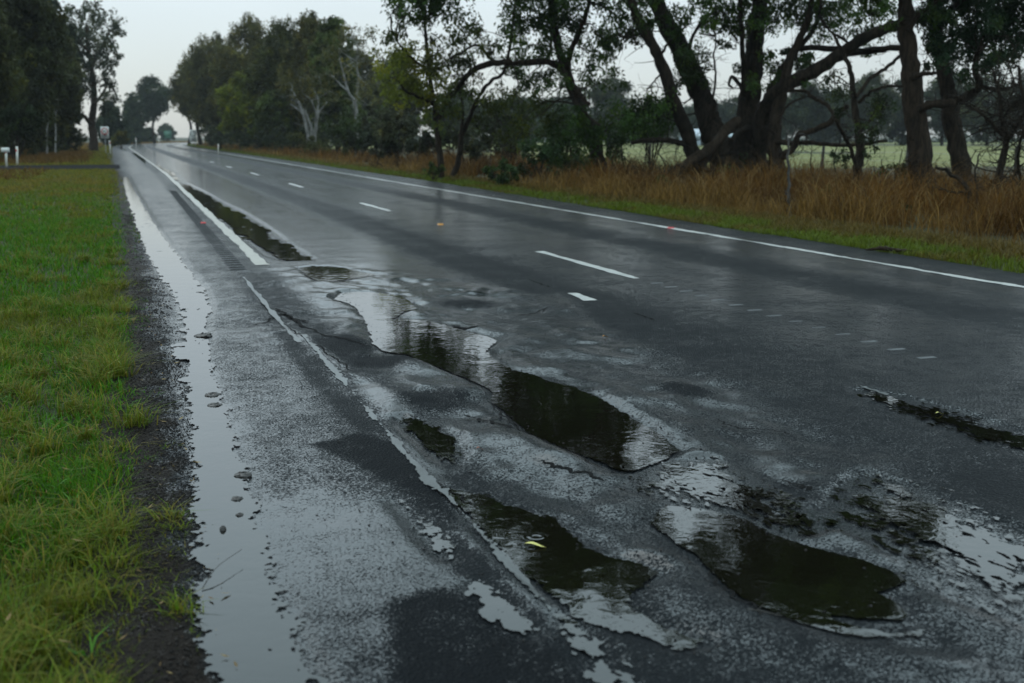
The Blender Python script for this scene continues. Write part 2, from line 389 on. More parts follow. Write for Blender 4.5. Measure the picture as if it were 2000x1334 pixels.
def build_road():
    srow = [-8., -5, -3, -1, 0., 1, 1.7]
    s = 2.2
    while s < 18: srow.append(s); s += max(.022, s * s / 2600)
    while s < 420: srow.append(s); s += max(.10, s * .018)
    srow = np.array(srow)
    t = np.concatenate([np.arange(-.16, 5.6, .025), np.arange(5.6, 9.5, .10), [9.62]])
    Sg, Tg = np.meshgrid(srow, t, indexing='ij')
    le = left_edge(Sg)
    U = np.where(Tg < 1.0, le + (Tg - .0) * (1.0 - le) / 1.0, Tg)
    right = 9.45 + np.clip((Sg - 15) * .02, 0, .5)
    U = np.where(Tg > 9.0, 9.0 + (Tg - 9.0) * (right - 9.0) / .62, U)
    U = U.ravel(); S = Sg.ravel()
    z = road_height(U, S)
    V = road_pos(U, S); V[:, 2] = z
    P = np.stack([U, S], -1)
    # wetness by lane position
    film = np.interp(U, [-.3, .1, .45, .9, 1.1, 1.4, 1.6, 2.2, 3.2, 3.6, 4.1, 4.6, 5.2, 6.3, 6.7, 7.2, 7.7, 8.4, 8.8, 9.4],
                        [.10, .3, .52, .46, .24, .28, .72, .80, .76, .08, .06, .50, .52, .54, .14, .12, .54, .52, .28, .18])
    film += (vn(U * 3, S * .25, 5) - .5) * .18
    film += .12 * sst((S - 9) / 10)
    film += (.34 - film) * .7 * sst((9.5 - S) / 4) * (U > 2.6)
    film -= .28 * sst((5.0 - S) / 1.2) * (U > 1.0)
    dark = np.zeros(len(P))
    nr = S < 20
    Pn = P[nr]; f = film[nr]; d = dark[nr]
    def paint(pts, blur, val, wt=1.0):
        nonlocal f
        w = pmask(Pn, pts, blur) * wt; f = f * (1 - w) + val * w
    def shade(pts, blur, wt):
        nonlocal d
        d = np.maximum(d, pmask(Pn, pts, blur) * wt)
    paint([(560,505),(700,515),(850,545),(1000,570),(1060,580),(800,578),(640,562),(600,545)], .35, .95)
    paint([(690,735),(745,758),(795,800),(835,850),(872,945),(850,955),(812,905),(772,845),(725,790)], .12, .88)
    paint([(560,640),(620,670),(690,735),(660,720),(590,680)], .12, .70)
    paint([(860,945),(900,955),(960,1050),(1060,1150),(1130,1230),(1090,1220),(1000,1140),(900,1040)], .10, .72)
    paint([(450,990),(620,950),(760,990),(860,1080),(880,1140),(760,1165),(640,1180),(560,1130)], .25, .74)
    paint([(760,1172),(860,1148),(960,1170),(1040,1240),(1120,1310),(1180,1420),(800,1420),(770,1280)], .10, .02); shade([(760,1172),(860,1148),(960,1170),(1040,1240),(1120,1310),(1180,1420),(800,1420),(770,1280)], .1, .8)
    paint([(612,868),(700,846),(770,868),(850,945),(890,1015),(860,1010),(790,955),(700,905)], .08, .02); shade([(612,868),(700,846),(770,868),(850,945),(890,1015),(860,1010),(790,955),(700,905)], .08, .7)
    paint([(535,645),(565,650),(640,740),(740,845),(700,840),(600,740)], .08, .12)
    paint([(1060,620),(1100,618),(1200,665),(1330,745),(1300,750),(1180,700),(1090,655)], .12, .62); shade([(1060,620),(1100,618),(1200,665),(1300,735),(1180,700),(1090,655)], .1, .5)
    paint([(1290,740),(1400,745),(1500,800),(1560,840),(1480,830),(1350,780)], .2, .66)
    paint([(1440,690),(1620,725),(1800,790),(2060,870),(2060,910),(1850,830),(1700,775),(1560,725)], .14, .30); shade([(1690,770),(1800,790),(2060,870),(2060,910),(1850,830)], .1, .7)
    paint([(1200,830),(1340,870),(1430,930),(1560,1010),(1700,1040),(1500,1040),(1300,960)], .25, .68)
    paint([(1470,865),(1510,868),(1530,900),(1600,930),(1560,940),(1490,915)], .12, .85)
    paint([(1660,920),(1800,950),(2060,1060),(2060,1220),(1900,1170),(1780,1090),(1620,1010)], .15, .42)
    paint([(930,590),(1100,570),(1180,640),(1060,690),(960,650)], .2, .52)
    for c, ru, rs, hh in MND[:5]:
        w = np.exp(-(((Pn[:, 0] - c[0]) / ru) ** 2 + ((Pn[:, 1] - c[1]) / rs) ** 2) ** 2); f = f * (1 - w) + .03 * w; d = np.maximum(d, w * .6)
    for poly in [p for p in PUD if p[0] in ('main', 'near', 'lower', 'small')]:
        q = sdf(Pn, poly[1]); w = np.exp(-((q - .02) / .06) ** 2) * (q > 0); f = f - w * .10
    q = sdf(Pn, PUD[0][1]); f = f + .20 * np.exp(-(np.clip(q, 0, 9) / .08) ** 2) * (Pn[:, 0] > .2)
    for poly in [p for p in PUD if p[0] in ('seam', 'speck', 'film', 'lower')]:
        q = sdf(Pn, poly[1]); f = f + .15 * np.exp(-(np.clip(q, 0, 9) / .12) ** 2)
    film[nr] = f; dark[nr] = d
    edge = left_edge(S)
    grav = sst((.20 + (vn(U * 9, S * 6, 8) - .5) * .18 - (U - edge)) / .10) * (S < 60)
    film = film * (1 - grav) + .1 * grav
    nS, nT = Sg.shape
    i = (np.arange(nS - 1)[:, None] * nT + np.arange(nT - 1)[None, :])
    q = np.stack([i, i + 1, i + nT + 1, i + nT], -1).reshape(-1, 4)
    o = mesh('road', V, [q], M['asphalt'], None, dict(film=film, dark=dark, grav=grav), True)
    tag(o, 'wet two lane country road with broken potholed left lane', kind='structure')
build_road()

def cut_sheet(name, mask_fn, u0, u1, s0, s1, du, zfn, mat, dsmin=.006, kf=2600, parent=None):
    srow = []; s = s0
    while s < s1: srow.append(s); s += max(dsmin, s * s / kf)
    srow.append(s1); srow = np.array(srow); uc = np.arange(u0, u1 + du, du)
    Sg, Ug = np.meshgrid(srow, uc, indexing='ij'); nS, nU = Sg.shape
    val = mask_fn(Ug.ravel(), Sg.ravel()).reshape(Sg.shape)
    cell = (val[:-1, :-1] + val[1:, :-1] + val[:-1, 1:] + val[1:, 1:]) < 0
    ii, jj = np.nonzero(cell)
    if not len(ii): return None
    b = ii * nU + jj
    q = np.stack([b, b + 1, b + nU + 1, b + nU], -1)
    uniq, inv = np.unique(q.ravel(), return_inverse=True)
    U = Ug.ravel()[uniq]; S = Sg.ravel()[uniq]
    V = road_pos(U, S); V[:, 2] = zfn(U, S)
    return mesh(name, V, [inv.reshape(-1, 4)], mat, parent=parent)

for k, poly, amp, gr, dp in PUD:
    smin, smax = poly[:, 1].min(), poly[:, 1].max()
    du = .005 if k == 'gutter' else float(np.clip(smin / 1300, .003, .02))
    sd_seed = int(abs(poly[0, 0]) * 1000) % 97
    def mf(U, S):
        d = sdf(np.stack([U, S], -1), poly)
        n = 1.5 * (fbm(U * gr[0] * .3, S * gr[1] * .3, sd_seed, 6) - .5) + .5 * (vn(U * gr[0] * 2.3, S * gr[1] * 1.9, sd_seed + 5) - .5)
        n2 = fbm(U * 3, S * 2, sd_seed + 40, 2) - .5
        n3 = vn(U * 75, S * 60, sd_seed + 60) - .5
        edge = np.exp(-np.clip(-d, 0, None) / (amp * 1.3 + .01))
        if k == 'gutter': d = d + .13 * sst((fbm(U * 1.6 + 9, S * 5.5, 301, 3) - .50) / .10) * np.exp(-((S - 8.8) / 1.8) ** 2) * sst((.40 - U) / .10) + .12 * sst((vn(U * 20, S * 11, 303) - .80) / .05) * sst((fbm(U * 3, S * 1.2, 305, 2) - .45) / .2)
        if k == 'rut': n = n + 1.3 * (vn(U * 2.2, S * 3.4, 5) - .5) + .15
        if k in ('film', 'seam', 'streak'): n = n + 1.7 * (fbm(U * 30, S * 15, sd_seed + 80, 4) - .5) + .16
        if k in ('film', 'streak'): n = n + 1.1 * (vn(U * 62, S * 34, 77) - .5) + .10
        return d + amp * (1.7 * n + .7 * n2 + .9 * n3 * edge)
    o = cut_sheet('puddle', mf, poly[:, 0].min() - amp, poly[:, 0].max() + amp, smin - amp * 2, smax + amp * 2, du, lambda U, S: np.full(len(U), ZW), M['ripple' if k == 'film' else 'water'])
    if o: tag(o, kind='structure')

# ------------------------------------------------------------------ painted markings
def strip(u0, u1, s0, s1, wear, seed, mat, name, du=.012, z=.004, dsmin=.02, kf=1500):
    w = (u1 - u0) / 2; uc = (u0 + u1) / 2
    def mf(U, S):
        d = np.abs(U - uc) - w
        n = fbm(U * 60, S * 40, seed, 4) - .5 + .5 * (vn(U * 190, S * 130, seed + 3) - .5); n2 = fbm(U * 4, S * 2.2, seed + 9, 3) - .5
        d = np.maximum(d, np.maximum(s0 - S, S - s1) * .5)
        return d + wear * min(.05, 1.5 * w) * n * 2 + wear * min(.07, 2.6 * w) * n2 * 2
    o = cut_sheet(name, mf, u0 - .03, u1 + .03, s0, s1, du, lambda U, S: np.maximum(road_height(U, S), ZW) + z, mat, dsmin, kf)
    if o: tag(o, kind='structure')
    return o
strip(1.375, 1.515, 13.75, 60, .42, 3, M['cream'], 'edge_line', .014)
strip(1.39, 1.50, 60, 330, .3, 3, M['cream'], 'edge_line', .05, .006, .3, 800)
strip(8.50, 8.61, 5.5, 70, .75, 5, M['white'], 'edge_line', .012)
strip(8.50, 8.62, 70, 330, .1, 5, M['white'], 'edge_line', .04, .006, .3, 800)
strip(1.10, 1.125, 8.3, 12.6, .95, 7, M['worn'], 'worn_line', .006)
strip(1.176, 1.196, 4.6, 8.6, 1.5, 11, M['worn'], 'worn_line', .005, .004, .008)
strip(1.202, 1.216, 2.9, 4.6, 1.7, 12, M['worn'], 'worn_line', .004, .004, .008)
for k in range(14):
    s0 = 11.15 + 12.0 * k; uc = 5.13 - .007 * min(s0 - 11, 30)
    strip(uc - .055, uc + .055, s0, s0 + 3.1, .5 if k else .45, 20 + k, M['white'], 'centre_dash', .012 if k < 3 else .03)
a = us(1140, 581); strip(a[0] - .08, a[0] + .05, a[1] - .22, a[1] + .26, .55, 51, M['white'], 'centre_dash', .01)
a = us(1710, 763); strip(a[0] - .02, a[0] + .02, a[1] - .14, a[1] + .14, .7, 52, M['worn'], 'worn_line', .006)
# raised rumble ribs beside the left line and along the centre line
rb = MB()
def rib(u0, u1, s, w=.05, hh=.007):
    P = road_pos([u0, u1, u1, u0, u0 + .02, u1 - .02], [s, s, s + w, s + w, s + w / 2, s + w / 2]); P[:4, 2] = .001; P[4:, 2] = hh
    rb.add(P, [(0, 1, 5, 4), (2, 3, 4, 5)], [(1, 2, 5), (3, 0, 4)])
for s in np.arange(13.3, 34, .26): rib(1.03, 1.22, s, .07, .010)
rumble = rb.build('rumble_strip', M['asphalt'], smooth=False); tag(rumble, kind='structure')
rb = MB()
for s in np.arange(6.4, 11.0, .33): rib(5.09, 5.23, s, .05, .006)
tag(rb.build('rumble_strip', M['worn2'], smooth=False), kind='structure')

# ------------------------------------------------------------------ ground, paddock, driveway
def ground_sheet():
    rad = np.concatenate([[0], np.geomspace(2, 4000, 70)]); an = np.linspace(0, 2 * math.pi, 97)[:-1]
    R, A = np.meshgrid(rad, an, indexing='ij')
    V = np.stack([R * np.cos(A), R * np.sin(A) + 60, np.full(R.shape, -.05)], -1).reshape(-1, 3)
    n = len(an); i = np.arange(len(rad) - 1)[:, None] * n; j = np.arange(n)[None, :]; j2 = (j + 1) % n
    q = np.stack([i + j, i + n + j, i + n + j2, i + j2], -1).reshape(-1, 4)
    tag(mesh('ground', V, [q], M['ground']), kind='structure')
ground_sheet()
def usheet(name, u0, u1, s0, s1, z, mat, nu=30, ns=60, wob=0.0):
    Sg, Ug = np.meshgrid(np.linspace(s0, s1, ns), np.linspace(u0, u1, nu), indexing='ij')
    P = np.stack([Ug * CA - Sg * SA, Ug * SA + Sg * CA, z + wob * (fbm(Ug * .02, Sg * .02, 4) - .5)], -1).reshape(-1, 3)
    i = np.arange(ns - 1)[:, None] * nu + np.arange(nu - 1)[None, :]
    q = np.stack([i, i + 1, i + nu + 1, i + nu], -1).reshape(-1, 4)
    return mesh(name, P, [q], mat, smooth=True)
tag(usheet('paddock', 24, 420, -120, 330, -.01, M['paddock'], 60, 60, .5), kind='structure')
dv = road_pos(np.repeat(np.linspace(-14, -.3, 20), 4), np.tile([58.5, 61, 64, 67], 20), .012)
i = np.arange(19)[:, None] * 4 + np.arange(3)[None, :]
tag(mesh('driveway', dv, [np.stack([i, i + 4, i + 5, i + 1], -1).reshape(-1, 4)], M['drive']), kind='structure')

# ------------------------------------------------------------------ grasses
def blades(name, U, S, hgt, wid, lean, colA, colB, mat, straight=False, z0=-.03, tip=None):
    n = len(U); base = road_pos(U, S); base[:, 2] = z0
    az = rng.random(n) * 2 * math.pi; ln = lean * (.3 + rng.random(n))
    d = np.stack([np.cos(az), np.sin(az), np.zeros(n)], -1)
    fa = az + math.pi / 2 + rng.normal(0, .6, n)
    w = np.stack([np.cos(fa), np.sin(fa), np.zeros(n)], -1) * (wid / 2)[:, None]
    up = np.array([0, 0, 1.0])
    m1 = base + d * (hgt * ln * .30)[:, None] + up * (hgt * .55)[:, None]
    tp = base + d * (hgt * ln)[:, None] + up * (hgt * (1 - .25 * ln))[:, None]
    V = np.stack([base - w, base + w, m1 + w * .8, m1 - w * .8, tp], 1).reshape(-1, 3)
    i = np.arange(n)[:, None] * 5
    t = rng.random(n)[:, None]; c = np.asarray(colA) * (1 - t) + np.asarray(colB) * t
    c = c * (.65 + .7 * rng.random(n))[:, None]
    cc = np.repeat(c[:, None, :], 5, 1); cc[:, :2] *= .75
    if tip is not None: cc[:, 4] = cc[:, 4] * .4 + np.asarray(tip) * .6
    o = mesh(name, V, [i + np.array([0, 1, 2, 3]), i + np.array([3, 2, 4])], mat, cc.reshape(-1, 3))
    return tag(o, kind='stuff')
def scatter(u0, u1, s0, s1, dens): 
    n = int((u1 - u0) * (s1 - s0) * dens); return u0 + (u1 - u0) * rng.random(n), s0 + (s1 - s0) * rng.random(n)
def verge_left():
    L = []
    for s0, s1, un, dens, hh, ww in ((1.6, 3.2, -1.6, 5200, .085, .0042), (3.2, 6, -2.0, 4200, .08, .0045), (6, 12, -3.2, 2000, .08, .006), (12, 24, -5.5, 750, .085, .010), (24, 46, -9.0, 260, .09, .017), (46, 70, -13, 110, .11, .026), (67.2, 120, -13, 60, .14, .045), (120, 230, -14, 22, .18, .08)):
        u, s = scatter(un, .12, s0, s1, dens)
        e = np.interp(s, [2, 3.1, 3.8, 5, 7.1, 9.4, 9.9, 10.6, 15.3, 27, 46, 63], [.05, .05, .07, .02, -.05, -.10, .06, .12, .01, -.16, -.42, -.66]) + (fbm(s * 1.6, u * 0, 17, 4) - .5) * .26 + .09
        dn = e - u; keep = (dn > 0) & (rng.random(len(u)) < np.clip(.6 + dn * 5, 0, 1)) & ~((s > 58) & (s < 67.2) & (u > -12))
        bare = fbm(u * 2.6, s * 1.4, 23, 3)
        keep &= rng.random(len(u)) < np.clip(1.25 - sst((bare - .55) / .12) * .7, 0, 1)
        u, s = u[keep], s[keep]
        tuft = fbm(u * 4.5, s * 3.5, 41, 3); tall = sst((tuft - .42) / .22)
        h = hh * (.45 + .6 * rng.random(len(u)) + .9 * tall * rng.random(len(u)))
        h *= np.clip((left_edge(s) + .12 - u) * 5, .5, 1)
        L.append((u, s, h, np.full(len(u), ww) * (.7 + .7 * rng.random(len(u)))))
    u, s, h, w = [np.concatenate(q) for q in zip(*L)]
    yel = sst((fbm(u * 1.1, s * .6, 61, 3) - .52) / .16)[:, None] * .55 + (rng.random(len(u)) < .14)[:, None] * 1.0
    yel = np.clip(yel + sst((s - 18) / 28)[:, None] * .75, 0, 1)
    g = np.array([.066, .180, .004]); y = np.array([.19, .145, .018])
    col = g * (1 - yel) + y * yel
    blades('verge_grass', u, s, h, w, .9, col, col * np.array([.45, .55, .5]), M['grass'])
verge_left()
def tufts(name, spots, ca, cb, mat, tip=None):     # longer leaning tussocks near the edge
    U = []; S = []; Hh = []
    for u, s, n, r, h in spots:
        U.append(u + rng.normal(0, r, n)); S.append(s + rng.normal(0, r, n)); Hh.append(h * (.5 + .6 * rng.random(n)))
    U, S, Hh = map(np.concatenate, (U, S, Hh))
    blades(name, U, S, Hh, np.full(len(U), .0045) * (1 + S * .06), 1.25, ca, cb, mat, tip=tip)
sp = []
for k in range(150):
    s = 2.4 + rng.random() ** 1.6 * 14; u = left_edge(s) - .06 - rng.random() ** 1.4 * (.25 + s * .12)
    sp.append((u, s, int(40 + rng.random() * 70), .03 + rng.random() * .03, .10 + rng.random() * .10))
sp += [(*us(225, 735), 160, .05, .26), (*us(255, 830), 120, .05, .2), (*us(330, 1010), 60, .03, .12), (*us(355, 1190), 70, .03, .10), (*us(325, 870), 40, .04, .06), (*us(345, 1030), 50, .03, .07)]
tufts('tussock_grass', sp, (.075, .150, .006), (.18, .145, .024), M['grass'])
def verge_right():
    u1, s1 = scatter(9.3, 11.4, 4, 24, 900); u2, s2 = scatter(9.3, 11.8, 24, 60, 260); u3, s3 = scatter(9.0, 12.0, 60, 340, 50)
    u = np.concatenate([u1, u2, u3]); s = np.concatenate([s1, s2, s3])
    e = 9.42 + np.clip((s - 15) * .018, 0, .45) + (fbm(s * .9, s * 0, 13, 3) - .5) * .25
    k = (u > e) & (rng.random(len(u)) < .35 + .65 * sst((fbm(u * 3, s * 1.5, 131, 3) - .33) / .2)); u, s, e = u[k], s[k], e[k]
    dn = u - e
    h = (.05 + .07 * rng.random(len(u))) * (1 + dn * .5) * (1 + np.clip(s - 30, 0, 200) * .004)
    yel = np.clip(.30 + sst((dn - .8) / .8) + .5 * sst((fbm(u * 1.5, s, 91, 3) - .5) / .12), 0, 1)[:, None]
    col = np.array([.085, .150, .006]) * (1 - yel) + np.array([.12, .085, .018]) * yel
    blades('roadside_grass', u, s, h, .008 + .0006 * s, .8, col, col * .65, M['grass'])
verge_right()
def dry_grass():
    A = [scatter(10.9, 16, 2, 30, 330), scatter(16, 27, 2, 32, 130), scatter(10.9, 16, 30, 62, 130), scatter(16, 25, 32, 62, 40), scatter(11.2, 18, 62, 150, 26), scatter(11.2, 16, 150, 340, 14), scatter(-14, -2.2, 135, 420, 10)]
    u = np.concatenate([a[0] for a in A]); s = np.concatenate([a[1] for a in A])
    m = sst((np.where(u < 0, 13.0, u) - 10.8 - (fbm(s * .5, u * .3, 19, 3) - .5) * 1.4) / .8); k = rng.random(len(u)) < m * (.12 + .88 * sst((fbm(u * .6, s * .5, 29, 3) - .38) / .2)) * np.clip(1.6 - (u - 11) * .05, .3, 1); k &= (u > 0) | (s > 135)
    u, s, m = u[k], s[k], m[k]
    patch = fbm(u * .5, s * .4, 53, 3)
    h = (.15 + .55 * rng.random(len(u)) ** 1.3) * (.40 + 1.15 * sst((fbm(u * .8, s * .6, 203, 3) - .32) / .3)) * np.where(s > 165, .45, 1) * np.clip(.55 + np.abs(u - 11) * .25, .5, 1.15) * (.75 + .5 * patch)
    t = sst((patch - .4) / .25)[:, None] * .6 + rng.random(len(u))[:, None] * .4
    near = sst((13.0 - u) / 1.6)[:, None]
    col = (np.array([.058, .025, .004]) * (1 - t) + np.array([.170, .080, .014]) * t) * (1 - near) + np.array([.22, .130, .034]) * near
    blades('dry_grass', u, s, h, .0045 + .00040 * s, 1.05, col, col * .55, M['dry'], tip=(.13, .070, .020))
    k = rng.random(len(u)) < .10 * (u > 11.8); n = k.sum()
    blades('seed_grass', u[k] + rng.normal(0, .1, n), s[k] + rng.normal(0, .1, n), h[k] * 1.25, np.full(n, .006) + .0004 * s[k], 1.3, (.20, .13, .05), (.08, .048, .015), M['dry'], tip=(.21, .14, .06))
    # the rusty strip on the left, past the driveway
    u, s = scatter(-16, -1.9, 69, 135, 30); u2, s2 = scatter(-12, -3.4, 44, 58, 22); u = np.append(u, u2); s = np.append(s, s2)
    k = rng.random(len(u)) < sst((-1.4 - u - (s - 70) * .016 + (fbm(u * .5, s * .3, 7, 2) - .5) * 2) / 2); u, s = u[k], s[k]
    blades('dry_grass', u, s, np.where(s > 60, .40, .22) * (.5 + .7 * rng.random(len(u))), np.full(len(u), .04), .7, (.13, .070, .018), (.07, .038, .010), M['dry'])
dry_grass()

def litter():
    u1, s1 = scatter(-1.6, .05, 2.4, 12, 26); u2, s2 = scatter(-.05, .24, 2.4, 14, 40)
    u = np.append(u1, u2); s = np.append(s1, s2); n = len(u); P = road_pos(u, s); P[:, 2] = np.where(u > left_edge(s) + .05, .004, .02 + .05 * rng.random(n))
    L = .006 + .020 * rng.random(n) ** 2.5; az = rng.random(n) * 6.28; d = np.stack([np.cos(az), np.sin(az), rng.normal(0, .25, n)], -1); w = np.stack([-np.sin(az), np.cos(az), rng.normal(0, .3, n)], -1)
    Wd = (.12 + .2 * rng.random(n)) * L
    V = np.stack([P - d * L[:, None], P + w * Wd[:, None], P + d * L[:, None] + (0, 0, .003), P - w * Wd[:, None]], 1).reshape(-1, 3)
    t = rng.random(n)[:, None]; c = np.array([.11, .055, .02]) * (1 - t) + np.array([.30, .22, .10]) * t
    tag(mesh('leaf_litter', V, [np.arange(n)[:, None] * 4 + np.arange(4)], M['dry'], np.repeat(c, 4, 0)), kind='stuff')
litter()
wu, ws = scatter(-1.3, -.02, 2.2, 8, 9); U_ = np.repeat(wu, 9) + rng.normal(0, .012, len(wu) * 9); S_ = np.repeat(ws, 9) + rng.normal(0, .012, len(wu) * 9); kk = U_ < left_edge(S_)
blades('broadleaf_weeds', U_[kk], S_[kk], .05 + .07 * rng.random(kk.sum()), .006 + .005 * rng.random(kk.sum()), 1.5, (.05, .15, .012), (.09, .20, .03), M['grass'])
# ------------------------------------------------------------------ gravel on the shoulder
OCT = np.array([(1, 0, 0), (-1, 0, 0), (0, 1, 0), (0, -1, 0), (0, 0, 1), (0, 0, -1.)])
OF = np.array([(0, 2, 4), (2, 1, 4), (1, 3, 4), (3, 0, 4), (2, 0, 5), (1, 2, 5), (3, 1, 5), (0, 3, 5)])
def stones(name, U, S, Z, r, ca, cb):
    n = len(U); P = road_pos(U, S); P[:, 2] = Z
    sc = r[:, None] * (.6 + .8 * rng.random((n, 3))); sc[:, 2] *= .6
    V = OCT[None] * sc[:, None, :] + rng.normal(0, .18, (n, 6, 3)) * r[:, None, None]
    a = rng.random(n) * 6.28; ca_, sa_ = np.cos(a)[:, None], np.sin(a)[:, None]
    V = np.stack([V[..., 0] * ca_ - V[..., 1] * sa_, V[..., 0] * sa_ + V[..., 1] * ca_, V[..., 2]], -1) + P[:, None]
    t = rng.random(n)[:, None] ** 2.5; c = np.asarray(ca) * (1 - t) + np.asarray(cb) * t
    F = (np.arange(n)[:, None, None] * 6 + OF[None]).reshape(-1, 3)
    return tag(mesh(name, V.reshape(-1, 3), [F], M['stone'], np.repeat(c, 6, 0)), kind='stuff')
def gravel():
    U = []; S = []
    for s0, s1, dn in ((2.2, 5, 11000), (5, 8, 7500), (8, 13, 3500), (13, 24, 900)):
        u, s = scatter(-.28, .36, s0, s1, dn)
        c = left_edge(s) + .13; w = .14 + .05 * np.exp(-((s - 8.5) / 3) ** 2)
        k = rng.random(len(u)) < np.exp(-((u - c - (fbm(s * 3, u * 3, 71, 3) - .5) * .16) / w) ** 4) * (.35 + .65 * sst((fbm(u * 9, s * 7, 81, 3) - .35) / .2))
        U.append(u[k]); S.append(s[k])
    u = np.concatenate(U); s = np.concatenate(S)
    r = (.0022 + .0045 * rng.random(len(u)) ** 2.5) * (1 + np.clip(s - 6, 0, 20) * .06)
    stones('shoulder_gravel', u, s, np.maximum(road_height(u, s), -.012) + r * .25, r, (.004, .0037, .0036), (.034, .027, .022))
    # crumbs of asphalt on the sealed shoulder and round the potholes
    u1, s1 = scatter(.4, 1.25, 2.3, 9, 330); k = rng.random(len(u1)) < sst((fbm(u1 * 6, s1 * 4, 15, 3) - .50) / .15); u1, s1 = u1[k], s1[k]
    u2, s2 = scatter(1.3, 3.0, 2.6, 9, 130); k = rng.random(len(u2)) < sst((fbm(u2 * 3, s2 * 3, 35, 3) - .5) / .15); u2, s2 = u2[k], s2[k]
    u = np.append(u1, u2); s = np.append(s1, s2); r = .0018 + .0045 * rng.random(len(u)) ** 4
    for k, poly, amp, gr, dp in PUD:
        if k not in ('main', 'near', 'lower', 'speck', 'small', 'film'): continue
        for a, b in zip(poly, np.roll(poly, -1, 0)):
            n = int(np.hypot(*(b - a)) * 90); t_ = rng.random(n)
            u = np.append(u, a[0] + (b[0] - a[0]) * t_ + rng.normal(0, .035, n)); s = np.append(s, a[1] + (b[1] - a[1]) * t_ + rng.normal(0, .06, n))
    r = .0018 + .0050 * rng.random(len(u)) ** 4
    stones('asphalt_crumbs', u, s, np.maximum(road_height(u, s), ZW - .002) + r * .4, r, (.010, .010, .011), (.045, .04, .036))
gravel()
def crack(pts, w):
    P = spline(upoly(pts), len(pts) * 14); n = len(P); P[:, 0] += (fbm(np.arange(n) * .35, np.arange(n) * 0., 5, 3) - .5) * .07
    ww = w * (.35 + 1.1 * fbm(np.arange(n) * .6, np.arange(n) * 0. + w * 900, 9, 2)) * np.clip(np.sin(np.linspace(0.05, math.pi - .05, n)) * 2, 0, 1)
    d = np.gradient(P, axis=0); d /= np.linalg.norm(d, axis=1)[:, None]; q = np.stack([-d[:, 1], d[:, 0]], -1)
    A = P + q * ww[:, None]; B = P - q * ww[:, None]; U = np.concatenate([A[:, 0], B[:, 0]]); S = np.concatenate([A[:, 1], B[:, 1]])
    V = road_pos(U, S); V[:, 2] = np.maximum(road_height(U, S), ZW) + .003; i = np.arange(n - 1)
    tag(mesh('asphalt_crack', V, [np.stack([i, i + 1, i + n + 1, i + n], -1)], M['crack']), kind='structure')
for pts, w in (([(478, 640), (520, 628), (552, 612), (590, 634), (640, 660), (700, 672), (728, 674)], .012), ([(535, 600), (556, 612), (575, 622), (610, 628)], .016), ([(560, 640), (600, 668), (650, 700), (700, 735)], .006),
               ([(900, 808), (935, 818), (975, 826), (1010, 838)], .012), ([(955, 783), (1010, 832), (1090, 880), (1190, 922)], .007), ([(1050, 905), (1120, 925), (1190, 945)], .008), ([(1395, 815), (1440, 835), (1500, 838), (1560, 850)], .006),
               ([(1070, 600), (1040, 612), (1010, 615)], .012), ([(1030, 545), (1060, 556), (1080, 562)], .010), ([(1235, 612), (1262, 622), (1282, 628)], .010), ([(880, 634), (910, 641), (940, 640)], .02), ([(1375, 1110), (1430, 1160), (1500, 1195), (1580, 1225)], .006),
               ([(1520, 935), (1570, 950), (1590, 958)], .006), ([(850, 940), (880, 958), (930, 985)], .006)): crack(pts, w)
def lump(name, x, y, rx, hz, mat, label, cat, seed, rs=.8):
    c = us(x, y); P = road_pos([c[0]], [c[1]])[0]; r = rx * np.hypot(P[1], H) / F
    th, ph = np.meshgrid(np.linspace(0, math.pi / 2, 8), np.linspace(0, 2 * math.pi, 25)[:-1], indexing='ij')
    k = .7 + .6 * fbm(np.cos(ph) * 2.5 + seed, np.sin(ph) * 2.5 + th * 2, seed, 3)
    V = np.stack([np.sin(th) * np.cos(ph) * r * k, np.sin(th) * np.sin(ph) * r * rs * k * 1.3, np.cos(th) * hz * (.7 + .6 * vn(np.cos(ph) * 5 * np.sin(th), np.sin(ph) * 5 * np.sin(th), seed))], -1).reshape(-1, 3)
    V += rng.normal(0, r * .05, V.shape); n = 24
    i = np.arange(7)[:, None] * n; j = np.arange(n)[None, :]; j2 = (j + 1) % n
    q = np.stack([i + j, i + n + j, i + n + j2, i + j2], -1).reshape(-1, 4)
    o = mesh(name, V, [q], mat); o.location = (P[0], P[1], ZW - .001); tag(o, label, cat)
    return o
lump('asphalt_clod', 475, 926, 17, .013, M['clod'], 'broad dark gravel clod at right edge of the gutter puddle', 'clod', 3)
lump('asphalt_clod', 463, 973, 11, .010, M['clod'], 'dark gravel clod standing in the gutter puddle below the broad clod', 'clod', 5)
lump('asphalt_clod', 468, 1004, 8, .008, M['clod'], 'small low clod third down in the gutter puddle', 'clod', 7)
lump('pebble', 435, 1033, 6.5, .017, M['clod'], 'round brown pebble alone in the gutter puddle', 'pebble', 9, .9)
lump('asphalt_clod', 415, 770, 15, .012, M['clod'], 'flat black clod in the narrow middle of the gutter puddle', 'clod', 11)
lump('asphalt_clod', 420, 790, 14, .010, M['clod'], 'ragged clod just below the flat black clod in the gutter', 'clod', 13)
lump('asphalt_clod', 398, 655, 16, .016, M['clod'], 'dark clod in the gutter puddle beside the grass tip', 'clod', 15)
lump('pebble', 365, 757, 4.5, .012, M['clod'], 'tiny pebble at the gravel side of the gutter puddle', 'pebble', 17, .9)

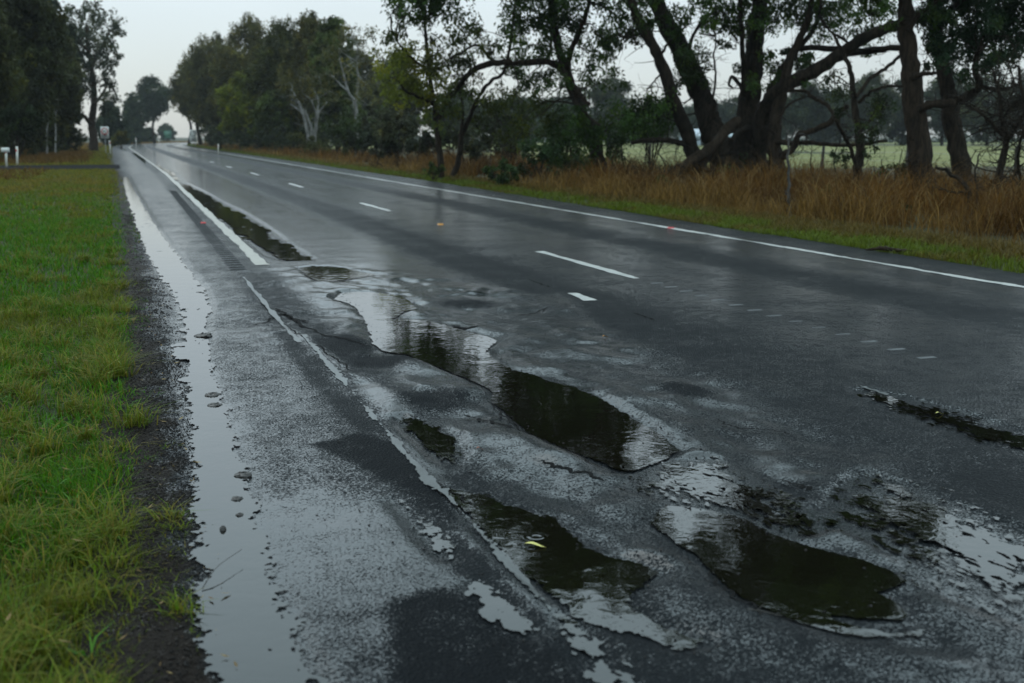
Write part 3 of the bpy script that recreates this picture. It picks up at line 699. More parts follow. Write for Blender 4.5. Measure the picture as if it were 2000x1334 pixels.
def leaf_thing(name, x, y, L, W_, rot, mat, label, z=.002, cat='leaf'):
    c = us(x, y); P = road_pos([c[0]], [c[1]])[0]
    t = np.linspace(0, 1, 9); w = np.sin(t ** .8 * math.pi) * W_ / 2 + .0006; zz = .006 * np.sin(t * 5) + .006
    V = np.concatenate([np.stack([(t - .5) * L, w, zz + .003], -1), np.stack([(t - .5) * L, 0 * w, zz], -1), np.stack([(t - .5) * L, -w, zz + .004], -1)])
    i = np.arange(8); q = np.concatenate([np.stack([i, i + 1, i + 10, i + 9], -1), np.stack([i + 9, i + 10, i + 19, i + 18], -1)])
    o = mesh(name, V, [q], mat, smooth=True); o.location = (P[0], P[1], max(float(road_height(np.array([c[0]]), np.array([c[1]]))[0]), ZW) + z); o.rotation_euler = (0, 0, rot)
    return tag(o, label, cat)
leaf_thing('fallen_leaf', 1045, 1067, .085, .022, -.25, M['leafy'], 'pale yellow leaf floating on the brown puddle')
leaf_thing('fallen_leaf', 937, 883, .035, .016, .3, M['leafr'], 'rust red leaf on the asphalt left of the long pothole')
leaf_thing('fallen_leaf', 1182, 661, .05, .02, .5, M['amber'], 'small orange leaf on the dark repair patch beside the pothole')
leaf_thing('fallen_leaf', 1835, 809, .05, .016, .2, M['leafy'], 'tan leaf lying on the dark wet wheel track at right')
leaf_thing('fallen_leaf', 80, 421, .20, .05, -.5, M['leafy'], 'pale leaf lying on the green verge grass')
c0 = gp(395, 1150); tw = MB(); tw.tube(spline([(0, 0, .0), (.02, .12, .03), (.07, .28, .035)], 8) , np.linspace(.0022, .001, 8), 4)
o = tw.build('grass_stalk', M['grey']); o.location = c0; tag(o, 'thin dry stalk leaning over the gutter puddle', 'stalk')
g0 = gp(1690, 492); bk = MB(); bk.tube(spline([(0, 0, .03), (.22, -.03, .05), (.40, -.09, .03), (.62, -.18, .03)], 16), np.interp(np.linspace(0, 1, 16), [0, .3, .7, 1], [.012, .03, .026, .008]), 7, .35)
o = bk.build('bark_strip', M['bark2']); o.location = g0; tag(o, 'curled strip of brown bark on the far edge of the road', 'bark')
def twig(x, y, d, label):
    p = gp(x, y); m = MB(); m.tube(spline([(0, 0, .008), (d * .5, -.02, .014), (d, -.05, .008)], 8), np.linspace(.004, .0015, 8), 5)
    m.tube([(d * .5, -.02, .014), (d * .75, .03, .018)], [.0025, .001], 4)
    o = m.build('fallen_twig', M['grey']); o.location = p; tag(o, label, 'twig')
twig(1430, 1195, .15, 'pale forked twig on the asphalt below the black pothole')
twig(1030, 1000, .02, 'short twig by the brown puddle edge') if False else None
# raised reflective studs
def stud(x, y, mat, label):
    p = gp(x, y); r = empty('road_stud', (p[0], p[1], .004), label, 'road stud', 'reflective road studs', AZ)
    m = MB(); V = [(-.05, -.05, 0), (.05, -.05, 0), (.05, .05, 0), (-.05, .05, 0), (-.04, -.028, .018), (.04, -.028, .018), (.04, .028, .018), (-.04, .028, .018)]
    m.add(V, [(4, 5, 6, 7), (1, 2, 6, 5), (3, 0, 4, 7)]); m.build('body', mat, r, smooth=False)
    m = MB(); m.add([V[0], V[1], V[5], V[4]], [(0, 1, 2, 3)]); m.build('lens', mat, r, smooth=False)
    m = MB(); m.add([V[3], V[2], V[6], V[7]], [(0, 3, 2, 1)]); m.build('lens', mat, r, smooth=False)
stud(397, 436, M['red'], 'red reflective stud beside the thick left edge line')
stud(860, 439, M['amber'], 'amber reflective stud on the centre line of the road')
stud(1310, 446, M['red'], 'red reflective stud on the far right edge line')

# ------------------------------------------------------------------ guide posts, signs, shed, fence
def guide_post(x, y, hpx, label, cap=True):
    p = gp(x, y); Y = p[1]; hh = hpx * pxm(Y); r = empty('guide_post', (p[0], p[1], -.1), label, 'guide post', 'white roadside posts', AZ + rng.normal(0, .1))
    w = max(.05, .055 * hh); m = MB(); m.box(-w, w, -.02, .02, 0, hh + .1); b = m.build('post', M['postw'], r, smooth=False)
    b.rotation_euler = (0, rng.normal(0, .02), 0)
    m = MB(); m.box(-w * .7, w * .7, -.026, -.021, hh * .82, hh * .95); m.build('reflector', M['red'], r, smooth=False)
    return r
guide_post(216, 300, 25, 'white guide post at road edge below the left speed sign')
guide_post(34, 323, 36, 'white post right of the pair left of the driveway')
gpst = guide_post(13, 326, 36, 'white post with square plate, leftmost beside the driveway')
m = MB(); m.box(-.20, .20, -.05, -.03, .85, 1.08); m.build('plate', M['signw'], gpst, smooth=False)
guide_post(426, 301, 19, 'white guide post on the right verge before the bend')
guide_post(266, 283, 13, 'small far guide post left of the green sign')
guide_post(311, 280, 10, 'tiny far guide post just left of the green sign')
guide_post(388, 284, 11, 'far guide post just right of the tall white speed sign')
def ring(m, cx, cz, r0, r1, y, n=40):
    a = np.linspace(0, 2 * math.pi, n + 1)[:-1]
    V = np.vstack([np.stack([cx + r0 * np.cos(a), np.full(n, y), cz + r0 * np.sin(a)], -1), np.stack([cx + r1 * np.cos(a), np.full(n, y), cz + r1 * np.sin(a)], -1)])
    i = np.arange(n); j = (i + 1) % n; m.add(V, np.stack([i, i + n, j + n, j], -1))
def text(body, size, loc, mat, parent, name='lettering'):
    cu = bpy.data.curves.new(name, 'FONT'); cu.body = body; cu.size = size; cu.align_x = 'CENTER'; cu.align_y = 'CENTER'; cu.extrude = .002
    t = bpy.data.objects.new(name, cu); C.objects.link(t)
    dg = bpy.context.evaluated_depsgraph_get(); dg.update(); me = bpy.data.meshes.new_from_object(t.evaluated_get(dg)); bpy.data.objects.remove(t)
    me.materials.clear(); me.materials.append(mat)
    o = bpy.data.objects.new(name, me); C.objects.link(o); o.parent = parent; o.location = loc; o.rotation_euler = (math.pi / 2, 0, 0)
    return o
def speed_sign(x, ybase, ytop, ybot, wpx, label, num, two_legs=False):
    p = gp(x, ybase); Y = p[1]; k = pxm(Y)
    z1 = H + (HOR - ytop) * k; z0 = H + (HOR - ybot) * k; w = wpx * k / 2; h = z1 - z0
    r = empty('speed_sign', (p[0], p[1], -.1), label, 'road sign', None, math.atan2(-p[0], p[1]) * -1 * .0 + AZ * .5)
    for xx in ((-w * .6, w * .6) if two_legs else (0,)):
        m = MB(); m.tube([(xx, .04, 0), (xx, .04, z1 + .05)], [.03, .03], 8); m.build('pole', M['steel'], r)
    m = MB(); m.box(-w, w, -.01, .01, z0 + .1, z1 + .1); b = m.build('panel', M['signw'], r, smooth=False)
    zc = z1 + .1 - w * 1.15
    m = MB(); ring(m, 0, zc, w * .62, w * .88, -.014); m.build('ring', M['signr'] if num != '60' else M['signb'], r, smooth=False)
    text(num, w * .85, (0, -.014, zc), M['signb'], r)
    m = MB()
    for q in (.26, .12): m.box(-w * .62, w * .62, -.014, -.011, z0 + .1 + h * q, z0 + .1 + h * (q + .06))
    m.build('plate_band', M['signb'], r, smooth=False)
speed_sign(207, 300, 248, 270, 15, 'grey white speed sign under the large left gum tree', '80')
speed_sign(378, 287, 254, 277, 13, 'bright white tall speed sign right of the green sign', '60', True)
p = gp(328, 276.2); k = pxm(p[1])
gs = empty('direction_sign', (p[0], p[1], -.1), 'green direction sign beyond the far bend of the road', 'road sign')
m = MB(); m.box(-7.5 * k, 7.5 * k, -.03, .03, H - 2 * k, H + 13 * k); m.build('panel', M['signg'], gs, smooth=False)
for xx in (-5 * k, 5 * k):
    m = MB(); m.tube([(xx, .08, 0), (xx, .08, H + 12 * k)], [.07, .07], 8); m.build('pole', M['steel'], gs)
m = MB()
for zz, a, b in ((9, -5, 3), (5, -5, 1), (1, -3, 5)): m.box(a * k, b * k, -.04, -.031, H + zz * k - .10, H + zz * k + .10)
m.build('lettering', mat_plain('faded_lettering', (.10, .28, .18), .5), gs, smooth=False)

def shed():
    p = at(1425, 280, 215); r = empty('farm_shed', (p[0], p[1], 0), 'long low pale blue farm shed across the paddock behind the trunks', 'shed', None, .08)
    L, D, h, h2 = 8.2, 6, 1.75, 2.9
    m = MB(); m.add([(-L, 0, -.3), (L, 0, -.3), (L, D, -.3), (-L, D, -.3), (-L, 0, h), (L, 0, h), (L, D, h), (-L, D, h), (-L, D / 2, h2), (L, D / 2, h2)],
                    [(0, 1, 5, 4), (2, 3, 7, 6), (1, 2, 6, 5), (3, 0, 4, 7)], [(5, 6, 9), (7, 4, 8)]); m.build('wall', M['shedw'], r, smooth=False)
    m = MB(); e = .3
    for sg in (0, 1):
        y0 = -e if sg == 0 else D + e
        m.add([(-L - e, y0, h - .12), (L + e, y0, h - .12), (L + e, D / 2, h2 + .06), (-L - e, D / 2, h2 + .06), (-L - e, y0, h - .06), (L + e, y0, h - .06), (L + e, D / 2, h2 + .12), (-L - e, D / 2, h2 + .12)],
              [(0, 1, 2, 3), (4, 7, 6, 5), (0, 4, 5, 1), (0, 3, 7, 4), (1, 5, 6, 2)])
    m.build('roof', M['shedr'], r, smooth=False)
    for xx in (-4.5, 1.0, 5.5):
        m = MB(); m.box(xx - 1, xx + 1, -.03, -.005, -.2, 1.5); m.build('opening', M['dkwin'], r, smooth=False)
shed()
def fence():
    a = at(1240, 300, 60); r = empty('wire_fence', (0, 0, 0), 'old timber post and wire fence between dry grass and paddock', 'fence')
    ss = np.arange(8, 120, 5.5); wires = MB(); prev = None
    for s in ss:
        u = 27.0 + rng.normal(0, .05); q = np.array([u * CA - s * SA, u * SA + s * CA, 0]); hh = 1.15 + rng.normal(0, .05)
        m = MB(); tl = rng.normal(0, .04, 2); m.tube([(q[0], q[1], -.2), (q[0] + tl[0], q[1] + tl[1], hh)], [.075, .06], 8, .12); m.build('post', M['grey'], r)
        if prev is not None:
            for z in (.35, .65, .95): wires.tube([prev + (0, 0, z), (prev + q) / 2 + (0, 0, z - .03), q + (0, 0, z)], [.004] * 3, 4)
        prev = q
    wires.build('wire', M['steel'], r)
fence()

# ------------------------------------------------------------------ trees
def leaves(cen, size, cols, droop=.6, aspect=.26):
    n = len(cen)
    d = rng.normal(0, 1, (n, 3)); d[:, 2] -= droop * 2.2; d /= np.linalg.norm(d, axis=1)[:, None]
    e = rng.normal(0, 1, (n, 3)); w = np.cross(d, e); w /= np.linalg.norm(w, axis=1)[:, None] + 1e-9
    L = size * (.6 + .8 * rng.random(n)); W_ = L * aspect
    a = cen; t = cen + d * L[:, None]; mid = cen + d * (L * .45)[:, None]
    V = np.stack([a, mid + w * W_[:, None], t, mid - w * W_[:, None]], 1).reshape(-1, 3)
    q = np.arange(n)[:, None] * 4 + np.arange(4)
    return V, q, np.repeat(cols, 4, 0)
def clump_pts(c, r, n, flat=.75):
    v = rng.normal(0, 1, (n, 3)); v /= np.linalg.norm(v, axis=1)[:, None]
    rad = r * rng.random(n)[:, None] ** .45
    ax = np.array([1, 1, flat]) * (.8 + .4 * rng.random(3))
    return c + v * rad * ax
class Crown:
    def __init__(s): s.P = []; s.L = []; s.C = []
    def clump(s, c, r, n, size, tint, var=.35):
        # several leafy sprays inside the clump, so that sky shows between them
        k = max(5, int(r * 9) + 5); sub = clump_pts(np.asarray(c), r * 1.15, k, .85)
        b = (.55 + .9 * rng.random())
        for q in sub:
            m = max(4, int(n / k * (.4 + 1.2 * rng.random()))); P = clump_pts(q, min(r * .5, .14 + r * (.14 + .20 * rng.random())), m, 1.0)
            P[:, 2] -= rng.random(m) ** 2 * r * .25
            t = np.asarray(tint) * b * (.65 + .7 * rng.random())
            if rng.random() < .20: t = t * np.array([1.6, 1.35, .8])
            s.P.append(P); s.L.append(np.full(m, size)); s.C.append(t * (1 - var / 2 + var * rng.random(m))[:, None])
    def build(s, parent, droop=.6, aspect=.26, name='crown'):
        P = np.vstack(s.P); V, q, c = leaves(P, np.concatenate(s.L), np.vstack(s.C), droop, aspect)
        return mesh(name, V, [q], M['leaf'], c, parent=parent)
def wander(a, b, n, amp, sag=0.0):
    t = np.linspace(0, 1, n)[:, None]; P = a * (1 - t) + b * t
    o = rng.normal(0, 1, (4, 3)); o[0] = o[-1] = 0
    P = P + spline(o, n) * amp
    P[:, 2] += -sag * np.sin(t[:, 0] * math.pi)
    return P
def twigs(mb, P, R, n, L, depth=2, k=4, down=.0, rmin=.006):
    P = np.asarray(P); 
    for _ in range(n):
        i = rng.integers(int(len(P) * .15), len(P)); a = P[i]; d = rng.normal(0, 1, 3); d[2] = d[2] * .7 + .25 - down; d /= np.linalg.norm(d)
        l = L * (.4 + .8 * rng.random()); b = a + d * l; r = max(rmin, min(R[i] * .45, l * .018))
        Q = wander(a, b, 6, l * .10); mb.tube(Q, np.linspace(r, max(.003, r * .3), 6), k)
        if depth > 1: twigs(mb, Q, np.linspace(r, r * .3, 6), 3, l * .55, depth - 1, 3, down, rmin * .7)

def gen_tree(name, label, cat, base, top, hw, tint, bark, group=None, Y=None, crown_lo=.35, lean=0.0, nclump=60, leaf=.16, nleaf=220, trunk_r=None, gap=.42, stems=1, seed=0, depth_w=1.0, shape=1.0):
    """A gum of a given height and half-width: trunk with limbs, crown of leaf sprays hung on their ends."""
    r = empty(name, base, label, cat, group)
    Hh = top; tr = trunk_r or Hh * .016 + .05
    mb = MB(); cr = Crown(); tips = []
    tops = []
    for k in range(stems):
        off = np.array([rng.normal(0, hw * .25), rng.normal(0, hw * .25), 0]) if stems > 1 else np.array([lean * Hh * .3, 0, 0])
        P = wander(np.array([0, 0, -.2]), np.array([off[0], off[1], Hh * .78]), 12, Hh * .03); R = tr * np.linspace(1.15, .3, 12) / (1 if stems == 1 else 1.3)
        mb.tube(P, R, 8, .10); tops.append((P, R))
    cz0 = Hh * crown_lo; n = 0; tries = 0
    while n < nclump and tries < nclump * 12:
        tries += 1
        v = rng.normal(0, 1, 3); v /= np.linalg.norm(v); q = v * rng.random() ** .38
        zc = (q[2] + 1) / 2; wid = (1.0 if zc < .55 else math.sqrt(max(.05, 1 - ((zc - .55) / .5) ** 2))) if shape == 2 else 1.0 if shape == 0 else (.45 + .9 * math.sin(math.pi * min(1, zc * .85 + .12)) ** .8) / 1.3
        c = np.array([q[0] * hw * wid + lean * Hh * .3 * zc, q[1] * hw * wid * depth_w, cz0 + zc * (Hh - cz0) * .96])
        if vn(c[0] / hw * 3.1 + seed, c[2] / Hh * 5 + c[1] / hw * 2, seed) < gap * .8 and n > 6: continue
        rr = (.15 + .15 * rng.random()) * hw + .12
        cr.clump(c, rr, int(nleaf * (.6 + .8 * rng.random())), leaf, np.asarray(tint) * (.7 + .6 * fbm(c[0] / hw * 2 + seed, c[2] / hw * 2, seed + 3, 2))); tips.append(c); n += 1
    for c in tips[::max(1, len(tips) // 26)]:
        P, R = tops[rng.integers(len(tops))]; j = int(np.clip(np.argmin(np.abs(P[:, 2] - c[2] * .72)), 2, 11))
        b = wander(P[j], c, 7, np.linalg.norm(c - P[j]) * .07); mb.tube(b, np.linspace(max(.02, R[j] * .5), .012, 7), 5)
    mb.build('trunk', bark, r); cr.build(r)
    return r
DG = (.036, .042, .008); OG = (.064, .064, .018); BG = (.046, .064, .015); YG = (.096, .115, .013); GG = (.056, .062, .030)
def px_tree(name, label, cat, x, ybase, ytop, hwpx, tint, bark, group=None, Y=None, **k):
    Yb = Y or gp(x, ybase)[1]; b = at(x, HOR, Yb); b[2] = 0
    top = H + (HOR - ytop) * pxm(Yb)
    return gen_tree(name, label, cat, b, top, hwpx * pxm(Yb), tint, bark, group, **k)
GW = 'gum trees of the wood right of the bend'
wood = [  # x, base y, top y, half width, tint, bark, extra, label
 (392, 285, 104, 46, OG, 'bark', dict(crown_lo=.26), 'dark gum at the left end of the wood, overhanging the bend'),
 (425, 287, 66, 60, OG, 'bark', dict(crown_lo=.16), 'broad dark olive gum behind the right verge guide post'),
 (498, 290, 38, 70, OG, 'bark', {}, 'tall rounded gum in the middle of the wood'),
 (560, 294, 42, 64, DG, 'bark', {}, 'dark tall gum right of the rounded middle gum'),
 (618, 297, 34, 58, OG, 'bark', {}, 'olive gum rising behind the white branched tree'),
 (657, 300, 22, 50, BG, 'bark', dict(gap=.38, nclump=120), 'highest loose crown at the right of the wood'),
 (478, 294, 140, 48, YG, 'pale', dict(nclump=90), 'lower yellow green gum with a pale thin stem in front of the wood'),
 (548, 297, 170, 48, BG, 'bark', dict(nclump=90), 'mid green gum below the tall crowns, left of the white tree'),
]
for i, (x, yb, yt, hw, t, bk, ex, lab) in enumerate(wood):
    k = dict(nclump=230, leaf=.26, nleaf=330, gap=.22, crown_lo=.06, seed=i * 7 + 1, shape=2); k.update(ex)
    px_tree('gum_tree', lab, 'tree', x, yb, yt, hw, t, M[bk], GW, **k)
for i, (x, yt, hw, Y, lab) in enumerate([(450, 100, 70, 205, 'far dark gum filling behind the broad olive gum'), (585, 90, 80, 180, 'far dark gum behind the tall gums left of centre'), (700, 95, 60, 150, 'grey green gum behind the pale forked gum'), (770, 110, 60, 130, 'grey green gum behind the yellow green tree')]):
    px_tree('gum_tree', lab, 'tree', x, 290, yt, hw, GG, M['bark'], GW, Y=Y, nclump=140, leaf=.36, nleaf=260, gap=.30, crown_lo=.03, seed=60 + i)

class Traced:                        # a tree whose limbs follow the photograph at their own distance
    def __init__(s, name, label, Y, bark, cat='tree', group=None, basepx=None):
        s.Y = Y; s.o = None; s.bark = bark; b = at(basepx, HOR, Y); b[2] = 0; s.b = b
        s.r = empty(name, b, label, cat, group); s.mb = MB(); s.cr = Crown(); s.paths = []
    def limb(s, pts, w0, w1, dy=0.0, ground=False, n=None, k=9, tw=0, twl=.8, tdown=0.0, rough=.17):
        tw = int(tw * 1.9)
        P = np.array([at(x, y, s.Y + dy * i / max(1, len(pts) - 1)) for i, (x, y) in enumerate(pts)]) - s.b
        R = np.linspace(w0, w1, len(P)) / 2 * pxm(s.Y)
        if ground:
            g = P[0].copy(); g[2] = -.15; P = np.vstack([g, P]); R = np.concatenate([[R[0] * 1.35], R])
        Q = spline(np.hstack([P, R[:, None]]), n or max(8, len(P) * 4)); Q[:, :3] += rng.normal(0, .012, Q[:, :3].shape)
        R2 = np.abs(Q[:, 3]) + .004
        s.mb.tube(Q[:, :3], R2, k, rough); s.paths.append((Q[:, :3], R2))
        if tw: twigs(s.mb, Q[:, :3], R2, tw, twl, 2, 4, tdown)
        return s
    def leaf(s, spots, tint, n=300, size=.13, dy=.8):
        allp = np.vstack([p for p, _ in s.paths])
        for x, y, r in spots:
            c = at(x, y, s.Y + rng.normal(0, dy)) - s.b; rr = r * pxm(s.Y) * 1.1
            s.cr.clump(c, rr, int(1.7 * n * max(.25, (r / 40) ** 1.6)), size, tint)
            j = np.argmin(((allp - c) ** 2).sum(1)); a = allp[j]; d = np.linalg.norm(c - a)
            if d > .25:
                Q = wander(a, c, 7, d * .12); q_ = np.linspace(min(.04, .012 + d * .012), .008, 7); s.mb.tube(Q, q_, 4)
                if y > -60: twigs(s.mb, Q, q_, 3, min(1.0, .3 + d * .3), 1, 3, .15)
            for _ in range(3): s.mb.tube(wander(c, clump_pts(c, rr, 1)[0], 5, rr * .1), np.linspace(.012, .004, 5), 3)
        return s
    def spray(s, x0, x1, y0, y1, count, tint, r0=11, r1=22, n=300, size=.12, dy=1.5):
        return s.leaf([(x0 + (x1 - x0) * rng.random(), y0 + (y1 - y0) * rng.random(), r0 + (r1 - r0) * rng.random()) for _ in range(count)], tint, n, size, dy)
    def high(s, x0, x1, y0, y1, count, tint, rpx=(30, 60), n=260, size=.15, dy=1.6):   # crown above the picture, seen in the puddles
        sp = [(x0 + (x1 - x0) * rng.random(), y0 + (y1 - y0) * rng.random(), rpx[0] + (rpx[1] - rpx[0]) * rng.random()) for _ in range(count)]
        return s.leaf(sp, tint, n, size, dy)
    def done(s, droop=.6):
        s.mb.build('trunk', s.bark, s.r)
        if s.cr.P: s.cr.build(s.r, droop)
LG = (.028, .058, .010)
# pale multi-stem tree in the wood
t = Traced('white_gum', 'leafless looking white branched gum in front of the dark wood', 95, M['pale'], basepx=610)
t.limb([(603, 285), (601, 262), (593, 224), (580, 194), (568, 173)], 8, 3, 1, True, tw=8, twl=1.2).limb([(611, 285), (609, 258), (606, 242), (595, 215)], 8, 3, 0, True, tw=4).limb([(614, 283), (617, 250), (618, 224), (608, 196)], 7, 2.5, -1, True, tw=5)
t.limb([(617, 235), (624, 218), (639, 199)], 5, 2, 1, tw=5).limb([(593, 224), (580, 212), (567, 203)], 4, 2, 0, tw=4).limb([(618, 228), (622, 205), (621, 190)], 4, 2, 1, tw=3)
t.leaf([(560, 165, 22), (605, 172, 28), (640, 180, 24), (585, 150, 26), (625, 150, 26)], OG, 320, .22, 2).done()
t = Traced('pale_gum', 'tall pale forked gum with thin see-through crown', 88, M['pale'], basepx=697)
t.limb([(697, 300), (697, 260), (696, 229), (694, 201), (680, 178), (670, 140), (662, 112)], 8, 2.5, 1, True, tw=10, twl=1.4).limb([(694, 201), (700, 160), (697, 127), (699, 90)], 5, 2, -1, tw=8, twl=1.3).limb([(680, 178), (660, 160), (650, 148)], 3, 1.5, 1, tw=4)
t.leaf([(660, 95, 24), (690, 70, 22), (715, 90, 24), (705, 120, 24), (675, 130, 20), (730, 125, 22), (665, 60, 22), (640, 110, 20), (720, 60, 16), (735, 160, 22), (712, 175, 20)], OG, 260, .19, 2.0).done()
# yellow green trees left of centre
t = Traced('young_gum', 'yellow green gum with slim dark trunk at the road verge', 42, M['bark'], basepx=860)
t.limb([(862, 348), (859, 300), (853, 255), (850, 225), (846, 190), (838, 140), (832, 80), (828, 0), (826, -90)], 13, 4, 1, True, tw=14, twl=1.0).limb([(852, 250), (866, 215), (880, 190), (905, 150)], 6, 3, 1, tw=8).limb([(848, 205), (820, 190), (795, 180), (780, 160)], 6, 3, -1, tw=8).limb([(838, 140), (800, 110), (775, 80)], 5, 2, -1)
t.leaf([(790, 95, 34), (765, 110, 28), (760, 150, 26), (800, 140, 36), (835, 120, 36), (815, 165, 36), (850, 160, 32), (780, 185, 26), (830, 195, 28)], YG, 420, .13)
t.leaf([(870, 100, 34), (900, 70, 30), (910, 120, 32), (890, 150, 28), (870, 190, 26), (770, 65, 22), (880, 215, 24), (850, 235, 20)], BG, 420, .13)
t.leaf([(800, 25, 30), (830, -10, 38), (790, -20, 30), (850, 30, 30), (880, 10, 30)], LG, 400, .13).high(770, 890, -330, -30, 34, LG, (34, 62)).done()
t = Traced('leaning_gum', 'slim gum leaning right from the dry grass, left of centre', 43, M['bark'], basepx=882)
t.limb([(880, 348), (892, 327), (898, 300), (901, 264), (910, 246), (925, 210), (940, 180), (961, 156), (985, 138), (1000, 60), (1010, -40)], 12, 4, 1, True, tw=12, twl=.8).limb([(898, 300), (900, 260), (905, 215), (900, 185)], 8, 3, 1, tw=6)
t.limb([(870, 192), (892, 174), (910, 150), (934, 132), (964, 123), (1000, 123)], 8, 12, -1, tw=8).limb([(964, 122), (945, 100), (930, 88), (900, 103), (870, 120), (855, 135)], 6, 2, -1, tw=14, twl=.9, tdown=.4)
t.leaf([(940, 60, 24), (955, 80, 22), (920, 45, 22), (960, 100, 18), (925, 185, 22), (950, 205, 20), (980, 180, 22), (935, 235, 20)], BG, 330, .12).high(900, 1020, -440, -150, 30, LG, (34, 62)).done()
t = Traced('broken_gum', 'bushy gum with a split pale hanging limb', 44, M['bark2'], basepx=1177)
t.limb([(1177, 342), (1168, 306), (1158, 270), (1140, 225), (1118, 175), (1105, 135), (1090, 90), (1080, 30), (1075, -60), (1070, -180)], 28, 9, 1, True, tw=12, twl=.9)
t.limb([(1105, 135), (1075, 122), (1045, 120), (1000, 124)], 14, 9, -1, tw=5).limb([(1111, 135), (1111, 112), (1123, 81), (1141, 39), (1150, 0), (1160, -80)], 11, 7, -1, tw=10)
t.limb([(1075, 105), (1078, 60), (1090, 0)], 6, 3, 1, tw=4).limb([(1095, 132), (1112, 158), (1132, 182), (1150, 205)], 15, 6, -2).limb([(1112, 165), (1122, 195), (1144, 222), (1171, 246)], 6, 3, -2, tw=2)
t.limb([(1150, 5), (1180, 12), (1200, 30), (1215, 38)], 5, 2, 0, tw=6)
t.leaf([(1010, 30, 32), (1045, 15, 34), (1030, 60, 34), (1065, 55, 32), (1095, 30, 30), (1120, 45, 26), (1000, 75, 24), (1015, 105, 22), (1060, 95, 28), (1150, 75, 24), (1170, 60, 22), (1175, 105, 22), (1150, 125, 20), (1085, 145, 24), (1050, 150, 26), (1020, 160, 22), (1015, 130, 18), (1190, 85, 18), (1100, 10, 26)], LG, 420, .13)
t.leaf([(1000, 210, 32), (1030, 235, 34), (1000, 255, 30), (1050, 205, 26), (1070, 240, 26)], BG, 420, .13).leaf([(1140, 240, 36), (1165, 270, 32), (1120, 280, 34), (1190, 245, 36), (1215, 225, 34), (1090, 300, 28), (1150, 305, 26), (1235, 250, 32), (1205, 275, 30), (1100, 250, 26), (1250, 215, 24)], LG, 460, .13)
t.spray(985, 1200, 0, 170, 16, LG).high(980, 1200, -330, -10, 60, LG, (34, 64)).high(1020, 1260, -480, -330, 34, LG, (34, 64)).done()
# the big leaning pair
PAIR = M['bark']
t = Traced('twin_gum', 'huge dark gum with two leaning trunks and leafy shoots', 42, PAIR, basepx=1405)
t.limb([(1420, 325), (1417, 310), (1404, 287), (1390, 256), (1380, 219), (1366, 175), (1343, 128), (1319, 78), (1299, 40), (1282, 0), (1262, -60), (1240, -160), (1225, -270)], 58, 18, 2, True, k=12, tw=6, twl=1.4)
t.limb([(1372, 345), (1362, 318), (1350, 290), (1343, 263), (1323, 219), (1309, 175), (1296, 135), (1275, 88), (1252, 50), (1232, 0), (1205, -70), (1180, -170)], 32, 12, -1.5, True, k=10, tw=10, twl=1.2)
t.limb([(1350, 288), (1335, 282), (1316, 277), (1282, 273), (1235, 277)], 13, 7, -1.5, tw=16, twl=.9, tdown=.7).limb([(1265, 60), (1240, 70), (1215, 78)], 5, 2, -2, tw=6).limb([(1290, 110), (1305, 85), (1330, 60), (1345, 45)], 5, 3, 0, tw=6).limb([(1300, 140), (1280, 155), (1262, 180)], 4, 1.5, -2, tw=6, tdown=.6)
t.limb([(1385, 235), (1398, 160), (1395, 120), (1398, 70)], 5, 2, -1, tw=9, twl=.7, tdown=.3).limb([(1335, 115), (1370, 40), (1410, 20)], 8, 3, 0, tw=8)
t.leaf([(1330, 115, 26), (1345, 95, 24), (1365, 105, 24), (1335, 145, 24), (1355, 135, 24), (1320, 165, 18), (1375, 150, 16)], (.034, .062, .016), 460, .11, .5)
t.leaf([(1225, 55, 24), (1205, 45, 22), (1250, 25, 22), (1195, 75, 20), (1185, 125, 18), (1330, 20, 22), (1375, 15, 26), (1410, 25, 26), (1390, 45, 20), (1415, 55, 18)], LG, 360, .12)
t.leaf([(1280, 195, 30), (1255, 215, 32), (1290, 230, 28), (1240, 240, 26), (1265, 250, 26), (1300, 210, 22)], LG, 430, .13, 1)
t.leaf([(1380, 275, 20), (1410, 300, 18)], (.04, .066, .016), 300, .10, .6)
t.spray(1185, 1300, -10, 100, 12, LG).spray(1300, 1420, -15, 70, 10, LG).high(1120, 1300, -500, -260, 24, LG, (34, 60)).high(1300, 1420, -250, -20, 14, LG, (25, 50)).high(1050, 1300, -560, -400, 40, LG, (36, 64)).high(1200, 1300, -180, -40, 7, LG, (20, 34)).done()
t = Traced('spreading_gum', 'dark gum with a long heavy limb reaching right', 42.5, M['bark'], basepx=1462)
t.limb([(1458, 340), (1455, 304), (1456, 270), (1464, 202), (1471, 135), (1476, 67), (1483, 0), (1492, -80), (1500, -200), (1505, -300)], 52, 18, 1.5, True, k=12, tw=8, twl=1.3)
t.limb([(1452, 190), (1453, 150), (1450, 101), (1447, 24), (1442, -60)], 11, 7, -1, tw=8)
t.limb([(1480, 305), (1486, 265), (1490, 225), (1505, 192), (1539, 164), (1597, 136), (1648, 101), (1687, 74), (1742, 51), (1781, 35), (1831, 8), (1870, -30)], 34, 11, -3, True, k=10, tw=12, twl=1.1)
t.limb([(1645, 103), (1687, 101), (1734, 94), (1770, 93)], 15, 9, -3, tw=8).limb([(1548, 96), (1580, 93), (1610, 95), (1650, 95)], 10, 11, -1, tw=6).limb([(1500, 185), (1530, 130), (1556, 100), (1590, 55), (1600, 10), (1605, -60)], 12, 6, 1, tw=10)
t.limb([(1462, 250), (1440, 262), (1428, 275)], 14, 8, -2).limb([(1450, 172), (1430, 150), (1424, 165), (1432, 172)], 8, 3, -1, tw=3).limb([(1662, 95), (1650, 78), (1632, 68), (1615, 55), (1600, 30)], 6, 3, -2, tw=8).limb([(1440, 80), (1415, 50), (1405, 65)], 4, 2, 0, tw=6)
